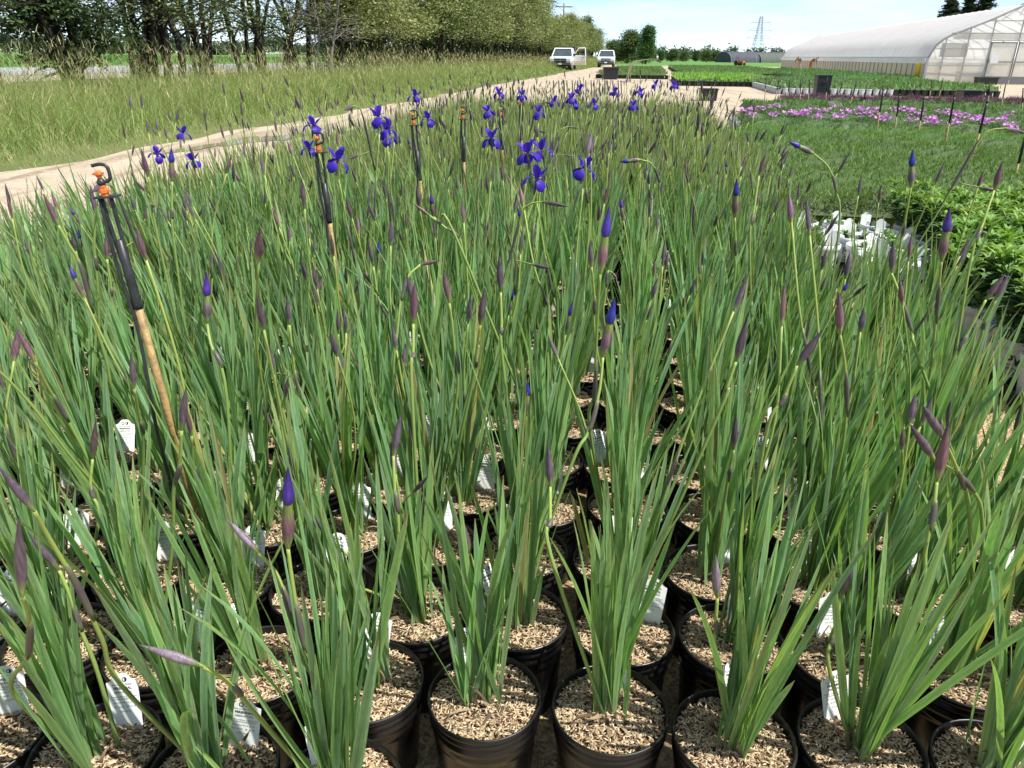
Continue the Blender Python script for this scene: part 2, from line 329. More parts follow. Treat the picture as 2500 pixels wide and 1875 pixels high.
def clump_params(r, n=None, wind=0.0):
    out = []; nf = r.integers(4, 7); n = n or int(r.integers(17, 25))
    for f in range(nf):
        fa = r.uniform(0, 6.28); fb = r.uniform(0.0, 0.032); cx, cy = fb*math.cos(fa), fb*math.sin(fa)
        fp = fa + r.normal(0, .5); out_l = r.uniform(0.02, 0.2)*(fb/0.03)
        for k in range(max(2, round(n/nf))):
            side = r.normal(0, 1)
            out.append(dict(az=fp + (0 if side > 0 else math.pi) + r.normal(0, .25), lean=abs(side)*0.118 + out_l*.4 + abs(r.normal(0, 0.03)), spin=math.pi/2*r.choice([0, 1, 1, 1]) + r.normal(0, .45),
                            L=float(np.clip(r.normal(0.375, 0.062), .20, .50)), W=float(np.clip(r.normal(0.0113, 0.0022), .006, .0165)), bend=abs(r.normal(0.12, 0.16)), bx=cx+r.normal(0, .006), by=cy+r.normal(0, .006), g=int(r.integers(6)) if r.random() > .015 else 6))
    for k in range(r.integers(2, 5)):       # short young leaves
        out.append(dict(az=r.uniform(0, 6.28), lean=abs(r.normal(.18, .1)), spin=r.uniform(0, 6.28), L=r.uniform(.12, .26), W=r.uniform(.008, .013), bend=r.uniform(.05, .3), bx=r.normal(0, .02), by=r.normal(0, .02), g=int(r.integers(6)) if r.random() > .015 else 6))
    return out
def clump_mb(r, nseg, wide, n=None, ridge=0.0012):
    mb = MB()
    for p in clump_params(r, n):
        mb.merge(leaf_mb(p['L'], p['W'], p['bend'], nseg, ridge, GREENS[p['g']], wide, r.normal(0, .5)), rotm(p['az'], p['lean'], p['spin'], (p['bx'], p['by'], 0)), tint=r.uniform(.82, 1.18))
    return mb.flat()
YG = np.array([0.20, 0.27, 0.055]); PUR = np.array([0.098, 0.070, 0.090]); PUR2 = np.array([0.14, 0.072, 0.092]); DK = np.array([0.030, 0.022, 0.045])
def spindle(mb, p0, p1, rad, prof, cols, n=7, flat=0.75, bendv=None):
    p0, p1 = np.array(p0, float), np.array(p1, float); d = p1-p0; ln = np.linalg.norm(d); d /= ln
    a = np.cross(d, [0.3, 0.9, 0.1]); a /= np.linalg.norm(a); b = np.cross(d, a); m = len(prof); th = np.arange(n)*2*math.pi/n
    V = []; C = []
    for i, pr in enumerate(prof):
        t = i/(m-1); c = p0 + d*ln*t + (np.array(bendv)*math.sin(t*math.pi) if bendv is not None else 0)
        for k in range(n): V.append(c + rad*pr*(math.cos(th[k])*a + flat*math.sin(th[k])*b)); C.append(np.array(cols[i])*(1.0 + 0.16*math.cos(3*th[k])))
    Fs = [(i*n+k, i*n+(k+1) % n, (i+1)*n+(k+1) % n, (i+1)*n+k) for i in range(m-1) for k in range(n)]
    mb.add(V, Fs, C); return mb
BPROF = [0.30, 0.62, 0.88, 1.0, 0.97, 0.82, 0.58, 0.32, 0.06]
def bud_mb(p0, p1, rad=0.0075, kind='purple', r=None, n=7):
    """p0 base of the bud, p1 its tip"""
    mb = MB(); p0 = np.array(p0, float); p1 = np.array(p1, float); pc = PUR if r is None or r.random() < .6 else PUR2
    if kind == 'blue':
        k = p0 + (p1-p0)*0.60
        spindle(mb, p0, k, rad, [0.34, 0.7, 0.95, 1.0, 0.92, 0.8, 0.72], [YG*.9, YG*.6+pc*.4, pc, pc*1.05, pc*.9+YG*.2, YG*.7, YG*.6], n)
        spindle(mb, p0 + (p1-p0)*0.56, p1, rad*0.98, [0.72, 0.98, 0.92, 0.72, 0.50, 0.28, 0.05], [(0.025, 0.02, 0.12), (0.035, 0.022, 0.20), (0.04, 0.024, 0.23), (0.034, 0.02, 0.20), (0.028, 0.016, 0.15), (0.02, 0.012, 0.1), (0.012, 0.008, 0.05)], n, flat=.85)
    else:
        lav = 1.0 if kind == 'purple' else 1.7
        cols = [YG*.95, YG*.55+pc*.5, pc*1.05, pc, pc*.95, pc*.9, pc*.75, pc*.6+DK*.3, DK]
        if lav > 1: cols = [cols[0], cols[1]] + [np.array([0.21, 0.165, 0.20])*x for x in (1, 1.1, 1.1, 1, .9, .75, .5)]
        spindle(mb, p0, p1, rad, BPROF, cols, n, flat=.7)
    # the outer papery valve that still clasps the bud's base
    dv = p1-p0; sd = np.cross(dv, [.2, .9, .3]); sd /= np.linalg.norm(sd)+1e-9
    if r is not None and r.random() < .7 and np.linalg.norm(dv) > .04:
        q = r.choice([-1, 1]); e = p0+dv*r.uniform(.45, .72)+sd*q*rad*.9; spindle(mb, p0-dv*.05, e, rad*.62, [.35, .8, 1, .85, .5, .08], [YG*.8, YG*.6+pc*.2, YG*.3+pc*.7, pc*.9, pc*.75+.02, (.16, .13, .09)], n, flat=.5)
    return mb
def stem_mb(pts, r0=0.0034, r1=0.0024, n=6, per=5, bract=True, rr=None):
    P = smooth_path(pts, per); m = len(P); t = np.linspace(0, 1, m); mb = MB()
    C = np.array([0.16, 0.25, 0.065])*(1-t[:, None]) + np.array([0.29, 0.37, 0.085])*t[:, None]
    tube(mb, P, r0+(r1-r0)*t, n, C)
    if bract:                          # the papery sheath that clasps a joint of the stem
        i0 = int(m*(0.52 if rr is None else rr.uniform(.42, .62))); i1 = min(m-1, i0 + max(2, int(m*0.2)))
        Q = P[i0:i1+1]; k = len(Q); tt = np.linspace(0, 1, k)
        tube(mb, Q + np.array([0.0012, 0, 0]), r1*(1.15+0.75*np.sin(np.pi*np.clip(tt*.95+.05, 0, 1))), n, np.array([PUR*.9*(1-abs(2*x-1)*.5) + YG*.55*(abs(2*x-1)*.7) for x in tt]))
    return mb
VIO = np.array([0.050, 0.022, 0.36])
def petal(length, width, a0, a1, prof, cup, cols, nu=8, nw=5, ruffle=0.0):
    s = np.linspace(0, 1, nu+1); ang = a0 + (a1-a0)*s**0.9; ds = np.diff(s, prepend=0)*length
    x = np.cumsum(np.cos(ang)*ds); z = np.cumsum(np.sin(ang)*ds); V = []; C = []
    for i in range(nu+1):
        for k in range(nw+1):
            q = 2*k/nw-1; hw = width/2*prof(s[i]); drop = cup*q*q*hw*1.2 + ruffle*math.sin(q*7+s[i]*9)*s[i]
            V.append((x[i] + drop*math.sin(ang[i]), q*hw, z[i] - drop*math.cos(ang[i]))); C.append(cols(s[i], abs(q)))
    Fs = [(i*(nw+1)+k, i*(nw+1)+k+1, (i+1)*(nw+1)+k+1, (i+1)*(nw+1)+k) for i in range(nu) for k in range(nw)]
    mb = MB(); mb.add(V, Fs, C); return mb
def c_fall(s, q):
    c = VIO*(0.78+0.35*s)
    if s < .42: f = (1-s/.42)*(1-.5*q); c = c*(1-f*.8) + np.array([0.42, 0.30, 0.16])*f*.8
    return c*(1.25 if q > .85 else 1)
def c_std(s, q): return VIO*np.array([1.5, 1.5, 1.15])*(0.75+.45*s)
def c_sty(s, q): return VIO*np.array([1.9, 2.2, 1.15])*(0.7+.5*s)
PET = [petal(.064, .042, R(34), R(-98), lambda s: max(.06, .26+.05*s if s < .28 else math.sin(math.pi*min(1, .13+(s-.28)*1.12))**.55), .22, c_fall, ruffle=.0028),
       petal(.050, .031, R(56), R(72), lambda s: max(.08, .3 if s < .2 else math.sin(math.pi*min(.985, .12+(s-.2)*1.05))**.6), -.35, c_std, ruffle=.0022),
       petal(.032, .012, R(50), R(5), lambda s: .55+.45*s, .5, c_sty, nu=5, nw=3)]
def flower_mb(rot, open_=1.0):
    mb = MB()
    for k in range(3):
        a = rot + k*2*math.pi/3
        mb.merge(PET[0], rotm(a, 0, 0, (0.004*math.cos(a), 0.004*math.sin(a), 0))); mb.merge(PET[2], rotm(a, 0, 0, (0, 0, .003)))
        mb.merge(PET[1], rotm(a+math.pi/3, R(8), 0, (0.003*math.cos(a+1.05), 0.003*math.sin(a+1.05), 0)))
    return mb.flat()
PETMESH = [PET[i].mesh(nm, M_PETAL, True) for i, nm in enumerate(('fall_petal', 'standard_petal', 'style_arm'))]
FLOWMESH = [flower_mb(a).mesh('flower', M_PETAL, True) for a in (0.2, 0.9, 1.5)]
SPATHE = MB(); spindle(SPATHE, (0, 0, -.055), (0, 0, .004), .0068, [.4, .75, 1, 1, .85, .7], [YG*.8, PUR*.8+YG*.2, PUR, PUR*.9+YG*.2, YG*.5+PUR*.4, YG*.5], 7)
SPATHE_ME = SPATHE.mesh('spathe', M_BUD, True)

# pots, mulch, tags
POT_R, POT_H, SOIL_Z = 0.099, 0.195, 0.178
def pot_mb(n, rim_r=POT_R, h=POT_H, c=(1, 1, 1)):
    R_ = rim_r
    prof = [(R_*.80, 0.0), (R_*.815, .004), (R_*.90, h*.62), (R_*.905, h*.66), (R_*.925, h*.665), (R_*.93, h*.70), (R_*.925, h*.735), (R_*.930, h*.775), (R_*.962, h*.785), (R_*.972, h*.80), (R_*.962, h*.815), (R_*.940, h*.83), (R_*.942, h*.865), (R_*.975, h*.875), (R_*.985, h*.89), (R_*.975, h*.905), (R_*.955, h*.918), (R_*.955, h*.935), (R_*.992, h*.945),
            (R_, h*.96), (R_, h*.985), (R_*.985, h), (R_*.965, h), (R_*.95, h*.985), (R_*.935, h*.90), (R_*.915, h*.80)]
    return lathe(MB(), prof, n, c, cap=False)
POT_ME = [pot_mb(n).mesh('pot', M_POT, True) for n in (44, 18)]
def hull_field(r, n, rad=None, rect=None, z=0.0, dome=0.006, zj=0.0035, size=1.0, dark=0.0):
    L_ = r.uniform(.0085, .0135, n)*size; W_ = r.uniform(.0024, .0036, n)*size
    if rad: q = rad*np.sqrt(r.random(n)); a = r.uniform(0, 6.283, n); X, Y = q*np.cos(a), q*np.sin(a); Z = z + dome*(1-(q/rad)**2) + r.uniform(0, zj, n) + .0025*np.sin(X*70+2)*np.cos(Y*60)
    else: X = r.uniform(rect[0], rect[1], n); Y = r.uniform(rect[2], rect[3], n); Z = z + r.uniform(0, zj, n)
    az = r.uniform(0, 6.283, n); tilt = r.normal(0, .3, n)
    d = np.stack([np.cos(az)*np.cos(tilt), np.sin(az)*np.cos(tilt), np.sin(tilt)], 1); s = np.stack([-np.sin(az), np.cos(az), np.zeros(n)], 1); u = np.cross(d, s)
    P = np.stack([X, Y, Z], 1)
    V = np.stack([P-d*L_[:, None]/2, P+s*W_[:, None]/2-d*L_[:, None]*.05, P+u*W_[:, None]*.42, P-s*W_[:, None]/2-d*L_[:, None]*.05, P+d*L_[:, None]/2], 1).reshape(-1, 3)
    i = np.arange(n)[:, None]*5; Fc = np.concatenate([i+np.array(x) for x in ([0, 1, 2], [0, 2, 3], [4, 2, 1], [4, 3, 2])])
    straw = np.array([[.58, .45, .28], [.49, .36, .21], [.68, .56, .38], [.33, .23, .13], [.15, .095, .055], [.42, .33, .23]]); pr = np.array([.24, .22, .18, .16, .1, .1])
    ci = r.choice(6, n, p=pr); C = straw[ci]*r.uniform(.85, 1.12, (n, 1))*(1-dark)
    mb = MB(); mb.add(V, Fc, np.repeat(C, 5, axis=0)); return mb
HULL_ME = [hull_field(np.random.default_rng(20+k), 1700, rad=POT_R*.93).mesh('hull_mulch', M_HULL) for k in range(4)]
HULL_LO = [hull_field(np.random.default_rng(30+k), 700, rad=POT_R*.92, size=1.6).mesh('hull_mulch', M_HULL) for k in range(2)]
mb = MB(); n = 24; mb.add([(0, 0, .004)] + [(POT_R*.935*math.cos(k*2*math.pi/n), POT_R*.935*math.sin(k*2*math.pi/n), -.002) for k in range(n)], [(0, 1+k, 1+(k+1) % n) for k in range(n)])
SOIL_ME = mb.mesh('potting_mix', M_SOIL, True)
def text_mb(body, size, x=0, y=0, align='CENTER', bold=0.0, shear=0.0):
    cu = bpy.data.curves.new('txt', 'FONT'); cu.body = body; cu.size = size; cu.align_x = align; cu.offset = bold; cu.shear = shear; cu.resolution_u = 3
    o = bpy.data.objects.new('txt', cu); col.objects.link(o); dg = bpy.context.evaluated_depsgraph_get(); me = bpy.data.meshes.new_from_object(o.evaluated_get(dg))
    mb = MB(); v = np.zeros(len(me.vertices)*3); me.vertices.foreach_get('co', v); v = v.reshape(-1, 3)
    if len(v): mb.add(v + [x, y, 0], [tuple(p.vertices) for p in me.polygons])
    bpy.data.objects.remove(o); bpy.data.curves.remove(cu); bpy.data.meshes.remove(me); return mb
def ring2d(mb, cx, cy, r0, r1, a0=0, a1=2*math.pi, n=20):
    a = np.linspace(a0, a1, n+1); V = [(cx+r*math.cos(t), cy+r*math.sin(t), 0) for r in (r0, r1) for t in a]
    mb.add(V, [(i, n+1+i, n+2+i, i+1) for i in range(n)]); return mb
TW = 0.053                                                       # plant tag: shouldered top, tapering into the soil
hw = TW/2
half = [(hw*.80, -.03), (hw*.92, .0), (hw, .075), (hw*.98, .0765), (hw*.80, .0775), (hw*.64, .080), (hw*.52, .0845), (hw*.38, .0885), (hw*.2, .0905)]
prof = half + [(-x, y) for x, y in half[::-1]]; n = len(prof)
mb = MB(); mb.add([(x, -.0003, y) for x, y in prof] + [(x, .0003, y) for x, y in prof], [tuple(range(n)), tuple(range(n, 2*n))[::-1]] + [(i, n+i, n+(i+1) % n, (i+1) % n) for i in range(n)])
TAG_ME = mb.mesh('plant_tag', M_TAG)
mb = MB()
ring2d(mb, -.0052, .080, .0026, .0041); ring2d(mb, .0052, .080, .0028, .0041); ring2d(mb, .0052, .080, .0, .0030, -math.pi/2, math.pi/2, 12)
for body, sz, y, bo in (('Sun to Part Shade', .0046, .0705, .0), ('PERENNIAL', .0060, .0635, .00018), ('SIBERIAN IRIS', .0050, .0570, .0), ('Prefers ordinary, well-drained', .0036, .0500, 0), ('soil. Remove faded flowers.', .0036, .0462, 0),
                        ('Give some feed in spring.', .0036, .0400, 0), ('HT. 36-42"   SP. 15-18"', .0040, .0325, 0), ('Early summer', .0034, .0250, 0)):
    mb.merge(text_mb(body, sz, 0, y, bold=bo))
mb.flat(); v = mb.v[0]; mb.v[0] = np.stack([v[:, 0], np.full(len(v), -.0007), v[:, 1]], 1)
PRINT_ME = mb.mesh('tag_print', M_INK)
# leaf meshes shared by the near plants, one leaf each
LEAF_ME = []
for g_i in range(7):
    for bnd in (0.03, 0.12, 0.24, 0.42, 0.8):
        LEAF_ME.append((g_i, bnd, leaf_mb(0.5, 0.014, bnd, 9, 0.0011, GREENS[g_i], 3, twist=[.2, -.5, .7, -.3, .5][int(bnd*7) % 5], tip0=[.95, .86, .93, .78, .9][g_i % 5]).mesh('leaf', M_LEAF, True)))
def leaf_me(g_i, bnd): return min((x for x in LEAF_ME if x[0] == g_i), key=lambda x: abs(x[1]-bnd))[2]
def rand_stem(r, H=None, n=6, per=5):
    """a random flower stem with its one or two buds, in the plant's own frame (soil at z = 0)"""
    H = H or float(np.clip(r.normal(.58, .09), .36, .76)); a = r.uniform(0, 6.283); ln = abs(r.normal(.10, .06))
    pts = [(r.normal(0, .014), r.normal(0, .014), -.01)]; wob = r.normal(0, .012, (4, 2))
    for k in range(1, 5): f = k/4; pts.append((pts[0][0]+math.cos(a)*ln*f**1.4+wob[k-1][0]*f, pts[0][1]+math.sin(a)*ln*f**1.4+wob[k-1][1]*f, H*f))
    nod = r.random()
    end = np.array(pts[-1]); d = end-np.array(pts[-2]); d /= np.linalg.norm(d)
    if nod < .04:                       # nodding tip
        q = end + d*.05 + np.array([math.cos(a), math.sin(a), -.1])*.045; pts.append(tuple(end + d*.035 + np.array([math.cos(a), math.sin(a), 0])*.012)); pts.append(tuple(q)); d = np.array([math.cos(a), math.sin(a), -.15 if nod < .03 else .3]); d /= np.linalg.norm(d); end = q
    st = stem_mb(pts, r.uniform(.0028, .0036), .0022, n, per, r.random() < .75, r)
    buds = []; bl = r.uniform(.052, .078); kind = 'blue' if r.random() < .13 else 'purple'
    buds.append(bud_mb(end - d*.002, end + d*bl*(1.35 if kind == 'blue' else 1), r.uniform(.0058, .0078), kind, r))
    if r.random() < .45:
        i = .78; e2 = np.array(pts[3])*(1-.3) + end*.3; d2 = d + np.array([r.normal(0, .25), r.normal(0, .25), 0]); d2 /= np.linalg.norm(d2)
        e3 = e2 + d2*.05; tube(st, smooth_path([e2, e2+d2*.025+d*.004, e3], 3), .002, 5, (0.2, .27, .06)); buds.append(bud_mb(e3, e3 + d2*bl*.85, .0055, 'purple', r))
    return st, buds

# ------------------------------------------------------------------ the iris bed
OX = np.array([-0.04, 0.985]); OU, OV = float(OX @ UV_U), float(OX @ UV_V)
DU, DV, I0, I1, J0, J1 = 0.203, 0.214, -12, 6, -2, 52
cells = {}
for j in range(J0, J1+1):
    for i in range(I0, I1+1):
        if (j == -1 and -1 < i < 4) or (j == -2 and i > -3) or (i == 6 and j >= 5 and j != 8) or (i == 5 and j >= 10): continue
        r = np.random.default_rng(1000*(j+5) + i + 50)
        x, y = w(OU + DU*i + r.normal(0, .006) + (0.1*DU if j % 2 else 0), OV + DV*j + r.normal(0, .008))
        a, b_, z0 = proj((x, y, .19)); a2, b2, z2 = proj((x, y, .68))
        if z0 < .25 or z2 < .1: continue
        if not ((-140 < a < 2640 and -60 < b_ < 1990) or (-200 < a2 < 2700 and -100 < b2 < 1960)): continue
        cells[(i, j)] = dict(x=x, y=y, r=r, hero=[], fl=[], d=math.hypot(x, y))
def nearest_cell(x, y): return min(cells, key=lambda k: (cells[k]['x']-x)**2 + (cells[k]['y']-y)**2)
D = 1/0.885
# stems picked out one by one: bud tip, bud base, points down the stem (as seen from the aisle), kind, bud length in metres
HERO = [((622, 1008), (622, 1185), [(632, 1260), (655, 1390), (705, 1505)], 'blue', .105), ((490, 1122), (560, 1195), [(597, 1240), (618, 1300), (640, 1400), (690, 1500)], 'lav', .062),
        ((300, 1393), (440, 1440), [(500, 1480), (555, 1545), (588, 1630)], 'lav', .085), ((40, 1115), (48, 1290), [(62, 1330), (58, 1420), (30, 1500), (22, 1600)], 'purple', .09),
        ((60, 1150), (128, 1232), [(152, 1290), (170, 1350), (210, 1450), (235, 1540)], 'purple', .07), ((-6, 1005), (75, 1105), [(105, 1160), (160, 1255), (220, 1380), (262, 1480)], 'purple', .07),
        ((207, 908), (200, 992), [(196, 1060), (212, 1135), (262, 1265)], 'purple', .07), ((402, 835), (392, 930), [(388, 1000), (375, 1060), (372, 1180)], 'purple', .068),
        ((402, 878), (414, 942), [(418, 1000), (432, 1045), (455, 1125)], 'purple', .055), ((35, 708), (76, 782), [(100, 830), (132, 885), (190, 992)], 'purple', .068),
        ((93, 418), (126, 487), [(150, 530), (172, 572), (206, 700), (240, 850)], 'purple', .072), ((446, 588), (448, 700), [(456, 745), (490, 860)], 'blue', .10),
        ((620, 640), (625, 702), [(636, 800), (650, 960)], 'purple', .06), ((957, 580), (971, 655), [(981, 745), (986, 862)], 'purple', .068), ((896, 608), (893, 700), [(893, 760), (890, 850)], 'purple', .075),
        ((952, 562), (908, 572), [(882, 598), (866, 650), (858, 720), (850, 800)], 'purple', .05), ((1047, 622), (1038, 702), [(1028, 770), (1018, 840)], 'purple', .072), ((1078, 550), (1082, 632), [(1084, 700), (1086, 780)], 'purple', .075),
        ((1316, 445), (1297, 592), [(1290, 700), (1284, 850), (1275, 930)], 'blue', .118), ((1329, 640), (1303, 772), [(1294, 850), (1270, 935), (1232, 1010)], 'blue', .112), ((1275, 520), (1278, 577), [(1284, 640), (1290, 760)], 'purple', .055),
        ((1279, 283), (1265, 342), [(1266, 420), (1270, 520)], 'lav', .07), ((1813, 632), (1815, 724), [(1826, 800), (1826, 920), (1802, 1040), (1770, 1180)], 'purple', .074),
        ((1965, 915), (2020, 995), [(2055, 1015), (2098, 1055), (2121, 1110), (2115, 1250)], 'purple', .066), ((2050, 910), (2024, 1042), [(2018, 1090), (2000, 1185), (1980, 1300)], 'purple', .09),
        ((1990, 870), (2040, 950), [(2062, 1000), (2080, 1050), (2095, 1120)], 'purple', .062), ((2052, 448), (2034, 565), [(2026, 640), (2015, 760), (2000, 850)], 'blue', .105), ((1930, 518), (1926, 590), [(1945, 640), (1970, 720), (1990, 790)], 'purple', .068),
        ((1592, 385), (1588, 470), [(1588, 540), (1580, 640)], 'blue', .10), ((1703, 305), (1758, 332), [(1790, 362), (1805, 410), (1812, 500)], 'blue', .085), ((1546, 1198), (1550, 1292), [(1546, 1360), (1546, 1430), (1540, 1500), (1528, 1575)], 'lav', .066),
        ((1846, 1213), (1816, 1292), [(1802, 1370), (1790, 1435)], 'purple', .06), ((1591, 893), (1585, 972), [(1572, 1040), (1562, 1155)], 'purple', .068), ((866, 893), (850, 985), [(853, 1060), (858, 1190)], 'purple', .07),
        ((678, 1113), (716, 1172), [(742, 1235), (756, 1300)], 'purple', .06), ((772, 1208), (760, 1262), [(754, 1335), (760, 1430)], 'purple', .05), ((990, 1103), (1014, 1195), [(1040, 1270), (1055, 1330), (1060, 1400)], 'purple', .07),
        ((1184, 958), (1189, 1052), [(1189, 1120), (1190, 1200)], 'purple', .07), ((1615, 688), (1590, 782), [(1570, 840), (1550, 900)], 'purple', .075), ((1778, 712), (1722, 790), [(1692, 862), (1650, 960)], 'purple', .072),
        ((2172, 590), (2130, 648), [(2096, 710), (2040, 820)], 'purple', .068), ((2166, 348), (2148, 412), [(2125, 480), (2090, 600)], 'purple', .07), ((1972, 322), (1968, 405), [(1955, 480), (1940, 580)], 'blue', .10),
        ((931, 418), (936, 468), [(960, 490), (992, 515), (1010, 580)], 'blue', .07), ((893, 440), (928, 466), [(950, 482), (985, 512)], 'purple', .05), ((1338, 350), (1384, 345), [(1408, 355), (1424, 395), (1428, 460)], 'blue', .07),
        ((1335, 605), (1322, 588), [(1312, 590), (1308, 640), (1306, 700)], 'lav', .03), ((305, 320), (320, 382), [(330, 440), (338, 500)], 'purple', .075), ((370, 318), (372, 392), [(372, 460), (378, 540)], 'blue', .09),
        ((228, 505), (231, 560), [(240, 620), (250, 700)], 'purple', .06), ((195, 400), (207, 462), [(204, 540), (212, 640)], 'purple', .07), ((357, 1620), (395, 1680), [(430, 1740), (460, 1800)], 'lav', .06),
        ((2180, 590), (2150, 650), [(2125, 700), (2100, 780)], 'purple', .06), ((1415, 560), (1412, 600), [(1416, 680), (1420, 760)], 'purple', .055), ((1655, 330), (1640, 380), [(1630, 450), (1620, 540)], 'purple', .07),
        ((565, 870), (585, 925), [(600, 990), (618, 1080)], 'purple', .06), ((283, 760), (290, 840), [(300, 900), (310, 980)], 'purple', .066), ((740, 660), (748, 720), [(745, 800), (740, 880)], 'purple', .062)]
for tip, bb, pts, kind, bl in HERO:
    T_, B_ = [np.array(p)*D for p in (tip, bb)]; px = float(np.hypot(*(T_-B_)))
    z = F_PX*bl/px; d = ray(*B_); Y = d[1]*z/F_PX
    if T_[1] > 1150: Y = min(Y, 1.15)
    base = at(*B_, Y=Y)
    if base[2] > 1.02: Y *= .8
    last = at(*(np.array(pts[-1])*D), Y=Y); prv = at(*(np.array(pts[-2])*D), Y=Y); dz = max(.03, prv[2]-last[2]); k = nearest_cell(last[0] + float(np.clip((last[0]-prv[0])/dz, -.5, .5))*max(0, last[2]-.19)*.7, last[1])
    cy = cells[k]['y']; f = lambda q, s: at(*q, Y=Y)
    cells[k]['hero'].append(dict(tip=at(*T_, Y=Y), bud=at(*B_, Y=Y), pts=[at(*(np.array(p)*D), Y=Y+(cy-Y)*(n_+1)/(len(pts)+1)) for n_, p in enumerate(pts)], kind=kind, bl=bl))
FLOWERS = [(1310, 450, .88), (1288, 388, .94), (1322, 378, .92), (1425, 425, .9), (1200, 350, .92), (1315, 282, .93), (825, 405, .92), (765, 318, .95), (945, 330, .95), (925, 298, 1.0), (948, 345, .9), (448, 335, .84), (385, 386, .78), (472, 402, .76), (755, 372, .82),
           (1012, 243, 1.0), (1045, 300, .93), (1218, 234, 1.0), (1274, 240, .98), (1352, 255, .95), (1395, 248, .98), (1400, 262, .93), (1450, 262, .95), (1415, 224, 1.0),
           (1500, 231, .98), (1562, 231, .98), (1546, 265, .92), (1600, 212, 1.02), (1645, 214, 1.02), (1190, 280, .93),]
for px, py, h in FLOWERS:
    for k in range(30):
        p = at(px, py, h); c = nearest_cell(p[0], p[1])
        if math.hypot(cells[c]['x']-p[0], cells[c]['y']-p[1]) < .16: break
        h += .006
    if h > 1.09: p = at(px, py, Y=cells[c]['y'])
    cells[c]['fl'].append(p)
order = sorted(cells, key=lambda k: cells[k]['d'])
single = set(order[:262]) | {k for k in cells if cells[k]['hero'] or cells[k]['fl']}
near = set(order[:74])
ORD = 'zeroth first second third fourth fifth sixth seventh eighth ninth tenth eleventh twelfth thirteenth fourteenth fifteenth sixteenth seventeenth eighteenth nineteenth twentieth'.split()
TENS = {2: 'twenty', 3: 'thirty', 4: 'forty', 5: 'fifty'}
def ordw(n): return ORD[n] if n <= 20 else (TENS[n//10] + ('ieth' if False else '') + '-' + ORD[n % 10] if n % 10 else {30: 'thirtieth', 40: 'fortieth', 50: 'fiftieth'}[n])
CLUMPS = [clump_mb(np.random.default_rng(200+k), 6, 3, n=44).mesh('leaf_clump', M_LEAF, True) for k in range(14)]
DEAD = []
for k in range(3):
    r = np.random.default_rng(880+k); mb = MB()
    for q in range(22):
        lm = leaf_mb(r.uniform(.025, .09), r.uniform(.003, .008), r.uniform(.6, 2.6), 6, .0006, (.2, .14, .08), 2, r.normal(0, 1)); cc = np.array([(.10, .07, .045), (.2, .145, .085), (.3, .23, .14)][int(r.integers(3))]); lm.c = [np.tile(cc, (lm.n, 1))]
        a = r.uniform(0, 6.28); mb.merge(lm, rotm(a+r.normal(0, .6), r.uniform(.3, 1.35), r.uniform(0, 6.28), (.03*math.cos(a)*r.random(), .03*math.sin(a)*r.random(), 0)))
    DEAD.append(mb.mesh('withered_leaves', M_HULL, True))
STEMS = []
for k in range(26):
    st, bs = rand_stem(np.random.default_rng(300+k)); STEMS.append((st.mesh('flower_stem', M_STEM, True), [b.mesh('bud', M_BUD, True) for b in bs]))
def lean_of(x): return float(np.clip(0.10*x, -.15, .06))
def add_flower(t, p, k, near_):
    loc = (p[0]-t.location.x, p[1]-t.location.y, p[2])
    c = cells[k]; b0 = np.array([c['r'].normal(0, .01), c['r'].normal(0, .01), SOIL_Z]); e = np.array(loc) - [0, 0, .055]
    st = stem_mb([b0, b0*.66+e*.34+np.array([.006, 0, 0]), b0*.33+e*.67-np.array([.004, 0, 0]), e], .0033, .0024, rr=c['r']).build('flower_stem', M_STEM, t, smooth=True)
    a = c['r'].uniform(0, 2.09)
    if near_:
        f = obj('flower', SPATHE_ME, t, loc, a); f.scale = (.84, .84, .84); f.rotation_euler = (c['r'].normal(0, .16), c['r'].normal(0, .16), a)
        for q in range(3):
            b = q*2*math.pi/3
            o = obj('fall_petal', PETMESH[0], f); o.matrix_basis = rotm(b, c['r'].normal(0, .12), 0, (0.004*math.cos(b), 0.004*math.sin(b), 0))
            o = obj('standard_petal', PETMESH[1], f); o.matrix_basis = rotm(b+math.pi/3, R(8)+c['r'].normal(0, .1), 0, (0.003*math.cos(b+1.05), 0.003*math.sin(b+1.05), 0))
            o = obj('style_arm', PETMESH[2], f); o.matrix_basis = rotm(b, 0, 0, (0, 0, .003))
    else:
        f = obj('flower', FLOWMESH[int(c['r'].integers(3))], t, loc, a); f.scale = (.80, .80, .80); f.rotation_euler = (c['r'].normal(0, .2), c['r'].normal(0, .2), a); obj('spathe', SPATHE_ME, f)
